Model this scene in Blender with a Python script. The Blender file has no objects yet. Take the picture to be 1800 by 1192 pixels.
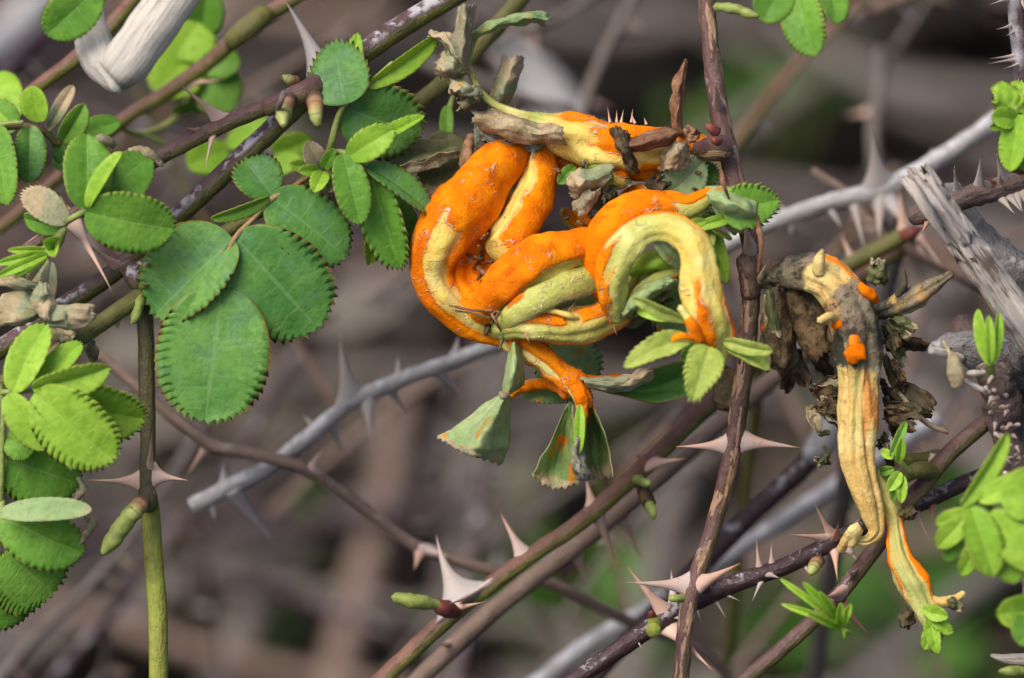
import bpy, math, random
from math import sin, cos, pi, radians, atan2, sqrt, exp
from mathutils import Vector, noise, Matrix

# ------------------------------------------------------------------ camera, sky, sun, exposure
SC = bpy.context.scene
COL = SC.collection
PITCH = radians(35)
DIST, WID = 0.80, 0.18                      # metres to the focus plane, width of the view there
RIGHT = Vector((1, 0, 0))
FWD = Vector((0, cos(PITCH), -sin(PITCH)))
UP = Vector((0, sin(PITCH), cos(PITCH)))
CENTRE = Vector((0, 0, 0.50))
CAM = CENTRE - FWD * DIST
TOCAM = -FWD
cd = bpy.data.cameras.new('camera'); cam = bpy.data.objects.new('camera', cd); COL.objects.link(cam)
cam.location = CAM
cam.rotation_euler = (radians(90) - PITCH, 0, 0)
cd.sensor_width = 23.6; cd.lens = 23.6 * DIST / WID
cd.clip_start = 0.01; cd.clip_end = 500
cd.dof.use_dof = True; cd.dof.focus_distance = DIST - 0.004; cd.dof.aperture_fstop = 5.6; cd.dof.aperture_blades = 9
SC.camera = cam

SUNDIR = Vector((-0.42, -0.25, 0.86)).normalized()
w = bpy.data.worlds.new('World'); SC.world = w; w.use_nodes = True
wn = w.node_tree.nodes; sky = wn.new('ShaderNodeTexSky'); sky.sky_type = 'NISHITA'; sky.sun_disc = False
sky.sun_elevation = math.asin(SUNDIR.z); sky.sun_rotation = atan2(SUNDIR.x, SUNDIR.y)
sky.air_density = 0.6; sky.dust_density = 4.0; sky.ozone_density = 0.6
wn['Background'].inputs[1].default_value = 0.14
w.node_tree.links.new(sky.outputs[0], wn['Background'].inputs[0])
sl = bpy.data.lights.new('sun', 'SUN'); sun = bpy.data.objects.new('sun', sl); COL.objects.link(sun)
sl.energy = 2.2; sl.angle = radians(40); sl.color = (1.0, 0.93, 0.83)
sun.location = SUNDIR * 5
sun.rotation_euler = SUNDIR.to_track_quat('Z', 'Y').to_euler()
SC.view_settings.view_transform = 'Standard'; SC.view_settings.look = 'None'
SC.view_settings.exposure = 0.48; SC.view_settings.gamma = 1.0; SC.view_settings.use_curve_mapping = False
SC.cycles.use_denoising = True
SC.cycles.max_bounces = 5; SC.cycles.diffuse_bounces = 3; SC.cycles.glossy_bounces = 2; SC.cycles.transparent_max_bounces = 4

# ------------------------------------------------------------------ place: plan position (x, y) on the 1800 x 1192 plan of the focus plane, d = mm in front of it
def P(x, y, d=0.0):
    s = DIST - d * 0.001; k = WID / DIST / 1800
    return CAM + (FWD + RIGHT * ((x - 900) * k) + UP * ((596 - y) * k)) * s
def px(d=0.0): return WID / 1800 * (DIST - d * 0.001) / DIST       # metres per plan unit at that depth

def n3(v, s, o=0.0): return noise.noise(Vector((v[0] * s + o, v[1] * s - o * 1.7, v[2] * s + o * 0.6)))
def lerp(a, b, t): return a + (b - a) * t
def clamp(v, a=0.0, b=1.0): return max(a, min(b, v))
def sstep(a, b, v):
    t = clamp((v - a) / (b - a)); return t * t * (3 - 2 * t)

# ------------------------------------------------------------------ things and parts
def tag(o, label, cat, group=None, kind=None):
    if label: o['label'] = label
    if cat: o['category'] = cat
    if group: o['group'] = group
    if kind: o['kind'] = kind
    return o
def thing(name, label, cat, loc, group=None):
    o = bpy.data.objects.new(name, None); COL.objects.link(o); o.location = loc; o.empty_display_size = 0.005
    return tag(o, label, cat, group)
def root_of(o):
    while o.parent: o = o.parent
    return o
def mesh_obj(name, V, F, mat, parent=None, attrs=None, uv=None, smooth=True, thick=0.0):
    """V in world coordinates; becomes local to the thing's base"""
    off = root_of(parent).location if parent else Vector((0, 0, 0))
    me = bpy.data.meshes.new(name)
    me.from_pydata([tuple(v - off) for v in V], [], F)
    if smooth: me.polygons.foreach_set('use_smooth', [True] * len(me.polygons))
    if attrs:
        for k, vals in attrs.items():
            a = me.attributes.new(k, 'FLOAT', 'POINT'); a.data.foreach_set('value', vals)
    if uv:
        ul = me.uv_layers.new(name='UVMap')
        li = [0] * len(me.loops); me.loops.foreach_get('vertex_index', li)
        flat = []
        for i in li: flat += [uv[i][0], uv[i][1]]
        ul.data.foreach_set('uv', flat)
    me.materials.append(mat)
    o = bpy.data.objects.new(name, me); COL.objects.link(o)
    if parent: o.parent = parent
    if thick:
        m = o.modifiers.new('thickness', 'SOLIDIFY'); m.thickness = thick; m.offset = 0
        if mat.name in UNDER: me.materials.append(UNDER[mat.name]); m.material_offset = 1
    return o

# ------------------------------------------------------------------ node helper
class NT:
    def __init__(s, name):
        s.m = bpy.data.materials.new(name); s.m.use_nodes = True; s.t = s.m.node_tree; s.n = s.t.nodes
        s.b = s.n['Principled BSDF']; s.out = s.n['Material Output']
    def new(s, typ, **kw):
        nd = s.n.new(typ)
        for k, v in kw.items(): setattr(nd, k, v)
        return nd
    def put(s, sock, v):
        if isinstance(v, bpy.types.NodeSocket): s.t.links.new(v, sock)
        elif v is not None:
            if isinstance(v, (tuple, list)) and len(v) == 3 and sock.type == 'RGBA': v = (*v, 1)
            sock.default_value = v
    def math(s, op, a, b=None, c=None, cl=False):
        nd = s.new('ShaderNodeMath', operation=op, use_clamp=cl)
        s.put(nd.inputs[0], a); s.put(nd.inputs[1], b) if b is not None else None
        if c is not None: s.put(nd.inputs[2], c)
        return nd.outputs[0]
    def ramp(s, v, a, b, lo=0.0, hi=1.0):
        nd = s.new('ShaderNodeMapRange', interpolation_type='SMOOTHSTEP')
        s.put(nd.inputs[0], v); nd.inputs[1].default_value = a; nd.inputs[2].default_value = b
        nd.inputs[3].default_value = lo; nd.inputs[4].default_value = hi
        return nd.outputs[0]
    def mix(s, f, a, b, mode='MIX'):
        nd = s.new('ShaderNodeMix', data_type='RGBA', blend_type=mode)
        s.put(nd.inputs[0], f); s.put(nd.inputs[6], a); s.put(nd.inputs[7], b)
        return nd.outputs[2]
    def attr(s, name): return s.new('ShaderNodeAttribute', attribute_name=name).outputs[2]
    def obj(s): return s.new('ShaderNodeTexCoord').outputs['Object']
    def uv(s): return s.new('ShaderNodeTexCoord').outputs['UV']
    def rnd(s): return s.new('ShaderNodeObjectInfo').outputs['Random']
    def noise(s, vec, scale, detail=4.0, rough=0.55, col=False):
        nd = s.new('ShaderNodeTexNoise'); s.put(nd.inputs['Vector'], vec); nd.inputs['Scale'].default_value = scale
        nd.inputs['Detail'].default_value = detail; nd.inputs['Roughness'].default_value = rough
        return nd.outputs[1 if col else 0]
    def voro(s, vec, scale, feature='F1'):
        nd = s.new('ShaderNodeTexVoronoi', feature=feature); s.put(nd.inputs['Vector'], vec); nd.inputs['Scale'].default_value = scale
        return nd.outputs[0]
    def scalevec(s, vec, v):
        nd = s.new('ShaderNodeMapping'); s.put(nd.inputs[0], vec); nd.inputs['Scale'].default_value = v
        return nd.outputs[0]
    def sep(s, vec):
        nd = s.new('ShaderNodeSeparateXYZ'); s.put(nd.inputs[0], vec); return nd.outputs
    def bump(s, h, dist, strength=1.0, nrm=None):
        nd = s.new('ShaderNodeBump'); nd.inputs['Strength'].default_value = strength; nd.inputs['Distance'].default_value = dist
        s.put(nd.inputs['Height'], h)
        if nrm is not None: s.put(nd.inputs['Normal'], nrm)
        return nd.outputs[0]
    def fin(s, col, rough, nrm=None, spec=0.3, trans=None, tcol=None, sss=None):
        s.put(s.b.inputs['Base Color'], col); s.put(s.b.inputs['Roughness'], rough)
        s.b.inputs['Specular IOR Level'].default_value = spec
        if nrm is not None: s.put(s.b.inputs['Normal'], nrm)
        if sss: s.b.inputs['Subsurface Weight'].default_value = sss[0]; s.b.inputs['Subsurface Radius'].default_value = sss[1]; s.b.inputs['Subsurface Scale'].default_value = sss[2]
        if trans is not None:
            tr = s.new('ShaderNodeBsdfTranslucent'); s.put(tr.inputs[0], tcol if tcol is not None else col)
            if nrm is not None: s.put(tr.inputs[1], nrm)
            mx = s.new('ShaderNodeMixShader'); s.put(mx.inputs[0], trans)
            s.t.links.new(s.b.outputs[0], mx.inputs[1]); s.t.links.new(tr.outputs[0], mx.inputs[2]); s.t.links.new(mx.outputs[0], s.out.inputs[0])
        return s.m

# ------------------------------------------------------------------ materials
UNDER = {}
def leaf_mat(name, *a, **k):
    top = _leaf_mat(name, *a, **k); UNDER[name] = _leaf_mat(name + '_underside', *a, under=True, **k); return top
def _leaf_mat(name, c1, c2, pale, edge=(0.30, 0.12, 0.03), rust=0.0, edge_w=0.95, rough=0.42, veinc=None, trans=0.22, dry=0.0, blue=None, under=False):
    m = NT(name); o = m.obj(); u = m.sep(m.uv()); r = m.rnd()
    cabs = m.math('ABSOLUTE', u[1])
    big = m.noise(o, 150, 3); fine = m.noise(o, 900, 4)
    f = m.math('ADD', m.math('MULTIPLY', big, 1.3), m.math('MULTIPLY', r, 0.35))
    col = m.mix(m.ramp(f, 0.45, 1.2), c1, c2)
    if blue: col = m.mix(m.ramp(m.noise(o, 190, 2), 0.5, 0.68, 0, 0.55), col, blue)
    col = m.mix(m.ramp(fine, 0.40, 0.70, 0, 0.38), col, m.mix(0.5, c1, (0.01, 0.03, 0.004)))
    # veins: midrib + laterals running out along rows of equal tau
    mid = m.ramp(cabs, 0.018, 0.06, 1, 0)
    lat = m.math('PINGPONG', m.math('ADD', m.math('MULTIPLY', u[0], 6.0), m.math('ADD', m.math('MULTIPLY', m.noise(o, 160, 2), 0.8), m.math('MULTIPLY', m.math('GREATER_THAN', u[1], 0.0), 0.45))), 0.5)
    lat = m.math('MULTIPLY', m.ramp(lat, 0.02, 0.09, 1, 0), m.ramp(cabs, 0.35, 0.9, 1, 0))
    vein = m.math('MAXIMUM', mid, m.math('MULTIPLY', lat, 0.5))
    col = m.mix(m.math('MULTIPLY', vein, 0.5), col, veinc or m.mix(0.5, pale, c2))
    # minor reticulation
    ret = m.voro(o, 900, 'DISTANCE_TO_EDGE')
    # margins: yellowish-red rim
    rim = m.math('MULTIPLY', m.ramp(m.math('ADD', cabs, m.math('MULTIPLY', m.noise(o, 350, 2), 0.06)), edge_w + 0.025, edge_w + 0.06), 0.6)
    col = m.mix(rim, col, edge)
    # small dark blemishes
    sp = m.ramp(m.math('ADD', m.noise(o, 420, 2), m.math('MULTIPLY', r, 0.04)), 0.74, 0.80, 0, 0.6)
    col = m.mix(sp, col, (0.06, 0.05, 0.02))
    if rust:
        rs = m.ramp(m.math('ADD', m.noise(o, 260, 4), rust * 0.2), 0.66, 0.72)
        halo = m.ramp(m.math('ADD', m.noise(o, 260, 4), rust * 0.2), 0.58, 0.68, 0, 0.6)
        col = m.mix(halo, col, (0.35, 0.28, 0.05)); col = m.mix(rs, col, (0.72, 0.20, 0.01))
    if dry:
        dr = m.ramp(m.math('ADD', m.math('MULTIPLY', m.noise(o, 240, 4), 0.5), m.math('MULTIPLY', u[0], 0.55)), 1.02 - dry, 1.10 - dry)
        col = m.mix(dr, col, m.mix(fine, (0.30, 0.22, 0.12), (0.58, 0.48, 0.31)))
    colb = m.mix(0.7 if under else 0.0, col, m.mix(m.ramp(fine, 0.3, 0.7), pale, m.mix(0.4, pale, c1)))
    h = m.math('ADD', m.math('MULTIPLY', vein, -0.22), m.math('MULTIPLY', m.ramp(ret, 0.0, 0.25), 0.10))
    h = m.math('ADD', h, m.math('ADD', m.math('MULTIPLY', big, 3.0), m.math('MULTIPLY', m.noise(o, 2600, 2), 0.10)))
    nb = m.bump(h, 0.00035, 0.6)
    rg = m.ramp(fine, 0.3, 0.7, rough - 0.05, rough + 0.12)
    return m.fin(colb, rg, nb, 0.2, trans, m.mix(0.6, colb, (0.40, 0.72, 0.03)))

LEAF = leaf_mat('leaf_bluish_green', (0.072, 0.215, 0.045), (0.155, 0.335, 0.065), (0.22, 0.37, 0.15), blue=(0.125, 0.265, 0.130), veinc=(0.19, 0.35, 0.13))
TIPLEAF = leaf_mat('leaf_gall_tip', (0.34, 0.44, 0.07), (0.50, 0.58, 0.14), (0.45, 0.52, 0.18), edge=(0.5, 0.5, 0.15), trans=0.25)
YOUNG = leaf_mat('leaf_young_green', (0.26, 0.49, 0.04), (0.41, 0.63, 0.075), (0.34, 0.54, 0.11), edge=(0.42, 0.40, 0.08), trans=0.3)
MID = leaf_mat('leaf_mid_green', (0.115, 0.29, 0.036), (0.21, 0.42, 0.055), (0.28, 0.45, 0.13), edge=(0.42, 0.30, 0.08), trans=0.26)
BLIGHT = leaf_mat('leaf_rusted', (0.13, 0.24, 0.07), (0.24, 0.34, 0.12), (0.30, 0.40, 0.22), edge=(0.45, 0.38, 0.2), rust=0.35, trans=0.2, dry=0.32)
PALELEAF = leaf_mat('leaf_pale_underside', (0.28, 0.41, 0.17), (0.39, 0.49, 0.23), (0.40, 0.50, 0.26), edge=(0.5, 0.42, 0.24), rust=0.12, rough=0.6, trans=0.2, dry=0.27)
GREYLEAF = leaf_mat('leaf_withering', (0.22, 0.27, 0.15), (0.36, 0.36, 0.22), (0.36, 0.36, 0.24), edge=(0.5, 0.4, 0.22), rust=0.10, rough=0.75, trans=0.12, dry=0.52)
OLIVELEAF = leaf_mat('leaf_shrivelled_olive', (0.10, 0.12, 0.05), (0.19, 0.19, 0.09), (0.2, 0.2, 0.1), edge=(0.28, 0.21, 0.1), rough=0.75, trans=0.12, dry=0.33)

def dry_mat(name, a, b, c, spot=None, rough=0.85):
    m = NT(name); o = m.obj(); r = m.rnd(); u = m.sep(m.uv())
    f = m.noise(o, 420, 5, 0.65); g = m.noise(o, 120, 3)
    col = m.mix(m.ramp(f, 0.38, 0.62), a, b); col = m.mix(m.ramp(m.math('ADD', g, m.math('MULTIPLY', r, 0.2)), 0.5, 0.75), col, c)
    col = m.mix(m.ramp(m.noise(o, 1300, 4, 0.7), 0.52, 0.66, 0, 0.55), col, tuple(x * 0.35 for x in a))
    if spot: col = m.mix(m.ramp(m.noise(o, 300, 3), 0.66, 0.71), col, spot)
    h = m.math('ADD', f, m.math('MULTIPLY', m.noise(o, 1500, 3), 0.4))
    return m.fin(col, rough, m.bump(h, 0.0005, 0.7), 0.15, 0.22)
DRYTAN = dry_mat('papery_tan', (0.34, 0.25, 0.13), (0.60, 0.49, 0.31), (0.30, 0.28, 0.18), spot=(0.55, 0.22, 0.04))
DRYGREY = dry_mat('papery_grey', (0.20, 0.19, 0.14), (0.46, 0.43, 0.34), (0.20, 0.23, 0.16))
DRYBROWN = dry_mat('shrivelled_brown', (0.055, 0.038, 0.022), (0.20, 0.135, 0.07), (0.10, 0.085, 0.05), spot=(0.40, 0.12, 0.02))
DRYRED = dry_mat('dry_red_brown', (0.18, 0.085, 0.04), (0.42, 0.24, 0.14), (0.24, 0.12, 0.07), spot=(0.6, 0.16, 0.02))

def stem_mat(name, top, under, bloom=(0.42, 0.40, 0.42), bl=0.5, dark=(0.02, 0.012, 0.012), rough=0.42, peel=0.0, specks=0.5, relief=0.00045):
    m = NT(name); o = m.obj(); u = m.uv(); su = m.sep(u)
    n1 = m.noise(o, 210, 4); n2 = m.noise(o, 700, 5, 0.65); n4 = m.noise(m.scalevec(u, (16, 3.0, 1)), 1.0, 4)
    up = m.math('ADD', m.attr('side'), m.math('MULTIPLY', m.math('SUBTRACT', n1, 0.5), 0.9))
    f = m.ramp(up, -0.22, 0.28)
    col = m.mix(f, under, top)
    col = m.mix(m.ramp(n4, 0.4, 0.75, 0, 0.45), col, m.mix(0.5, top, dark))
    col = m.mix(m.ramp(n1, 0.40, 0.62, 0.45, 0), col, m.mix(0.6, top, dark)); col = m.mix(m.ramp(n2, 0.58, 0.70, 0, specks), col, dark)
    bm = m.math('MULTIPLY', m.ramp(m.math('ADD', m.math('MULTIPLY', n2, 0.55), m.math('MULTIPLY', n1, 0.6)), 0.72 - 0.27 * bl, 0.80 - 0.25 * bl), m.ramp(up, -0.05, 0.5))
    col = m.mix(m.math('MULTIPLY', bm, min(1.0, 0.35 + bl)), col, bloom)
    len_ = m.ramp(m.voro(m.scalevec(u, (9, 6, 1)), 1.0), 0.10, 0.16, 1, 0)
    len_ = m.math('MULTIPLY', len_, m.ramp(n1, 0.45, 0.6))
    col = m.mix(m.math('MULTIPLY', len_, 0.6), col, (0.45, 0.36, 0.30))
    if peel:
        pl = m.ramp(m.noise(m.scalevec(u, (5, 0.9, 1)), 1.0, 5, 0.6), 0.60 - 0.1 * peel, 0.63 - 0.1 * peel)
        col = m.mix(pl, col, m.mix(n2, (0.20, 0.10, 0.05), (0.46, 0.30, 0.19)))
    h = m.math('ADD', m.math('MULTIPLY', n2, 0.7), m.math('MULTIPLY', n4, 0.8)); h = m.math('ADD', h, m.math('MULTIPLY', bm, 0.4)); h = m.math('ADD', h, m.math('MULTIPLY', len_, 0.8))
    if peel: h = m.math('ADD', h, m.math('MULTIPLY', pl, -1.0))
    rg = m.ramp(m.math('ADD', n2, m.math('MULTIPLY', bm, 0.5)), 0.3, 0.9, rough, rough + 0.35)
    h = m.math('ADD', h, m.math('MULTIPLY', m.noise(o, 2300, 3, 0.6), 0.30)); h = m.math('ADD', h, m.math('MULTIPLY', n1, 1.2))
    return m.fin(col, rg, m.bump(h, relief, 0.85), 0.4)
S_PURPLE = stem_mat('cane_purple_bloom', (0.105, 0.052, 0.052), (0.11, 0.125, 0.022), bl=0.6)
S_PURPLE2 = stem_mat('cane_purple', (0.135, 0.068, 0.060), (0.13, 0.115, 0.035), bl=0.25)
S_DARKP = stem_mat('cane_dark_purple', (0.050, 0.020, 0.026), (0.045, 0.022, 0.022), bl=0.45, rough=0.36)
S_OLIVE = stem_mat('cane_olive', (0.150, 0.145, 0.032), (0.14, 0.15, 0.03), bl=0.0, dark=(0.05, 0.035, 0.02), specks=0.7)
S_VERT = stem_mat('cane_brown_to_green', (0.085, 0.075, 0.032), (0.10, 0.10, 0.03), bl=0.0, dark=(0.03, 0.022, 0.012), specks=0.8)
S_GREEN = stem_mat('cane_yellow_green', (0.30, 0.33, 0.045), (0.24, 0.27, 0.035), bl=0.0, dark=(0.05, 0.04, 0.02), specks=0.8)
S_BROWNOL = stem_mat('cane_brown_olive', (0.20, 0.098, 0.065), (0.17, 0.18, 0.03), bl=0.12)
S_BARK = stem_mat('cane_peeling_purple', (0.135, 0.066, 0.058), (0.11, 0.085, 0.036), bl=0.3, peel=0.75)
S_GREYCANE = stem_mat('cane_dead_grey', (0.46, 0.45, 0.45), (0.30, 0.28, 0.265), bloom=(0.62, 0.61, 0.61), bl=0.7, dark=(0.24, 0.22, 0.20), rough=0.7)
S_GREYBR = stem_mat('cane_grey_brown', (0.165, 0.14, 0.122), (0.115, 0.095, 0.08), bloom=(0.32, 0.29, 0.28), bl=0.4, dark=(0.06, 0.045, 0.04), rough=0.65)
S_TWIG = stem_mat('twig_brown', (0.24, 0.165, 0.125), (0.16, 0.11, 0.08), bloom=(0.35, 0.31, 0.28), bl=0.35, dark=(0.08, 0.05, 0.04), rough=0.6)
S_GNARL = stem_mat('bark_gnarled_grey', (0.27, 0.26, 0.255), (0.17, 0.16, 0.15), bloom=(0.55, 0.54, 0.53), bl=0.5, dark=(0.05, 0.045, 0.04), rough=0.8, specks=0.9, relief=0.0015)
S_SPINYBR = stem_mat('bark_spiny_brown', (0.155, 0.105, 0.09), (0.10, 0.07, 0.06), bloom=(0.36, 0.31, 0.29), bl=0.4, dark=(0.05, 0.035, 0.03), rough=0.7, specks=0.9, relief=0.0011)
S_PETIOLE = stem_mat('petiole_green', (0.27, 0.33, 0.09), (0.24, 0.32, 0.08), bl=0.0, dark=(0.2, 0.18, 0.06), specks=0.3)
S_PETRED = stem_mat('petiole_reddish', (0.33, 0.21, 0.09), (0.24, 0.28, 0.08), bl=0.0, dark=(0.2, 0.12, 0.05), specks=0.3)
S_RUSTP = stem_mat('petiole_rusted', (0.62, 0.20, 0.012), (0.50, 0.17, 0.02), bloom=(0.55, 0.42, 0.12), bl=0.15, dark=(0.12, 0.06, 0.02), specks=0.75, rough=0.65)
S_DEADTAN = stem_mat('stalk_dead_tan', (0.30, 0.23, 0.14), (0.22, 0.16, 0.1), bloom=(0.45, 0.4, 0.3), bl=0.3, dark=(0.08, 0.06, 0.04), rough=0.8)

def thorn_mat(name, base, mid, tip, grey=0.3):
    m = NT(name); o = m.obj(); t = m.attr('t'); n2 = m.noise(o, 700, 4); g = m.noise(o, 190, 3)
    col = m.mix(m.ramp(t, 0.05, 0.5), base, mid); col = m.mix(m.ramp(t, 0.72, 1.0), col, tip)
    col = m.mix(m.ramp(m.math('ADD', g, m.math('MULTIPLY', m.rnd(), 0.15)), 0.5, 0.72, 0, grey), col, (0.40, 0.38, 0.38))
    col = m.mix(m.ramp(n2, 0.58, 0.74, 0, 0.35), col, (0.16, 0.09, 0.06))
    return m.fin(col, 0.5, m.bump(n2, 0.0002, 0.5), 0.35)
T_TAN = thorn_mat('thorn_tan_pink', (0.58, 0.41, 0.33), (0.58, 0.36, 0.26), (0.40, 0.18, 0.09))
T_PALE = thorn_mat('thorn_pale', (0.55, 0.45, 0.40), (0.52, 0.38, 0.31), (0.30, 0.16, 0.11), 0.5)
T_GREY = thorn_mat('thorn_grey', (0.36, 0.33, 0.31), (0.40, 0.34, 0.30), (0.33, 0.22, 0.17), 0.5)
T_RED = thorn_mat('thorn_reddish', (0.40, 0.21, 0.16), (0.42, 0.19, 0.12), (0.30, 0.10, 0.05), 0.1)

def wood_mat(name, a, b, c):
    m = NT(name); o = m.obj(); u = m.uv()
    g = m.noise(m.scalevec(u, (4, 0.4, 1)), 1.0, 6, 0.65); g2 = m.noise(m.scalevec(u, (11, 0.8, 1)), 1.0, 6, 0.7); n1 = m.noise(o, 130, 3); n2 = m.noise(o, 1500, 3)
    col = m.mix(m.ramp(g, 0.35, 0.65), a, b)
    col = m.mix(m.ramp(m.math('ADD', m.math('MULTIPLY', g2, 0.65), m.math('MULTIPLY', n1, 0.4)), 0.54, 0.62, 0, 0.92), col, c)
    col = m.mix(m.ramp(n2, 0.6, 0.8, 0, 0.3), col, (0.1, 0.08, 0.07))
    h = m.math('ADD', g2, m.math('MULTIPLY', g, 0.6))
    return m.fin(col, 0.8, m.bump(h, 0.0012, 0.9), 0.2)
W_PALE = wood_mat('dead_wood_pale', (0.33, 0.31, 0.30), (0.66, 0.57, 0.47), (0.13, 0.092, 0.07))
W_WHITE = wood_mat('dead_wood_bleached', (0.50, 0.48, 0.43), (0.72, 0.66, 0.56), (0.34, 0.31, 0.28))

def gall_mat(name, orange=(0.76, 0.175, 0.002), orange2=(0.83, 0.255, 0.004), yellow=(0.72, 0.52, 0.10), green=(0.43, 0.45, 0.10), pale=(0.78, 0.69, 0.28), membrane=(0.80, 0.50, 0.33)):
    m = NT(name); o = m.obj()
    ru = m.attr('rust'); gr = m.attr('green'); dk = m.attr('dark')
    n1 = m.noise(o, 160, 4); n2 = m.noise(o, 520, 5, 0.62); n3_ = m.noise(o, 1700, 3, 0.6)
    e = m.math('ADD', ru, m.math('MULTIPLY', m.math('SUBTRACT', n2, 0.5), 0.42))
    e = m.math('ADD', e, m.math('MULTIPLY', m.math('SUBTRACT', n3_, 0.5), 0.10))
    skin = m.mix(m.ramp(m.math('ADD', gr, m.math('MULTIPLY', m.math('SUBTRACT', n1, 0.5), 0.7)), 0.25, 0.75), yellow, green)
    skin = m.mix(m.ramp(n1, 0.48, 0.68, 0, 0.6), skin, pale)
    stre = m.ramp(m.noise(m.scalevec(m.uv(), (6, 1.5, 1)), 1.0, 4), 0.45, 0.7, 0, 0.45)
    skin = m.mix(stre, skin, m.mix(0.5, green, pale))
    # orange blush around the pustules
    skin = m.mix(m.ramp(e, 0.18, 0.50, 0, 0.72), skin, (0.74, 0.27, 0.02))
    sp = m.mix(m.ramp(n1, 0.4, 0.65), orange, orange2)
    sp = m.mix(m.ramp(m.noise(o, 300, 5, 0.65), 0.48, 0.68, 0, 0.85), sp, (0.50, 0.095, 0.004))
    sp = m.mix(m.ramp(m.noise(o, 75, 3), 0.5, 0.68, 0, 0.6), sp, (0.60, 0.125, 0.004))
    crk = m.math('MULTIPLY', m.ramp(m.math('ABSOLUTE', m.math('SUBTRACT', m.noise(o, 260, 4, 0.6), 0.5)), 0.0, 0.012, 1, 0), m.ramp(n2, 0.5, 0.62)); sp = m.mix(m.math('MULTIPLY', crk, 0.7), sp, (0.22, 0.05, 0.01))
    sp = m.mix(m.ramp(n3_, 0.6, 0.75, 0, 0.3), sp, (0.90, 0.34, 0.012))
    col = m.mix(m.ramp(e, 0.47, 0.56), skin, sp)
    # torn pinkish epidermis along the patch margins
    band = m.math('MULTIPLY', m.ramp(e, 0.45, 0.49), m.ramp(e, 0.515, 0.56, 1, 0))
    band = m.math('MULTIPLY', band, m.ramp(m.noise(o, 300, 3), 0.50, 0.58))
    flake = m.math('MULTIPLY', m.ramp(m.math('ABSOLUTE', m.math('SUBTRACT', m.noise(o, 170, 3), 0.5)), 0.0, 0.014, 1, 0), m.ramp(m.noise(o, 90, 2), 0.46, 0.56))
    flake = m.math('MULTIPLY', flake, m.ramp(n2, 0.46, 0.54))
    mem = m.math('MAXIMUM', band, m.math('MULTIPLY', flake, 0.8))
    col = m.mix(m.math('MULTIPLY', mem, 0.85), col, m.mix(m.ramp(n3_, 0.3, 0.7), membrane, (0.80, 0.66, 0.48)))
    # brown scurf, decay
    dkm = m.math('ADD', dk, m.math('MULTIPLY', m.math('SUBTRACT', n2, 0.5), 1.1)); dkm = m.math('ADD', dkm, m.math('MULTIPLY', m.math('SUBTRACT', n1, 0.5), 0.7))
    col = m.mix(m.ramp(dkm, 0.42, 0.62, 0, 0.92), col, m.mix(m.ramp(n3_, 0.35, 0.65), (0.045, 0.032, 0.02), (0.15, 0.11, 0.055)))
    spots = m.ramp(m.voro(o, 330), 0.05, 0.09, 1, 0); spots = m.math('MULTIPLY', spots, m.ramp(m.noise(o, 140, 2), 0.48, 0.56))
    col = m.mix(m.math('MULTIPLY', spots, 0.8), col, (0.10, 0.04, 0.015))
    h = m.math('ADD', m.math('MULTIPLY', m.ramp(e, 0.46, 0.56), 0.5), m.math('MULTIPLY', n2, 0.55))
    h = m.math('ADD', h, m.math('MULTIPLY', n3_, 0.45)); h = m.math('ADD', h, m.math('MULTIPLY', m.noise(o, 4200, 2), 0.22)); h = m.math('ADD', h, m.math('MULTIPLY', mem, 0.9)); h = m.math('ADD', h, m.math('MULTIPLY', m.noise(o, 70, 2), 2.0))
    rg = m.ramp(e, 0.47, 0.53, 0.42, 0.85)
    m.put(m.b.inputs['Specular IOR Level'], 0.3); r_ = m.fin(col, rg, m.bump(h, 0.0006, 0.75), 0.30); m.put(m.b.inputs['Specular IOR Level'], m.ramp(e, 0.47, 0.53, 0.32, 0.06)); return r_
GALL = gall_mat('rust_gall')

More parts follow.
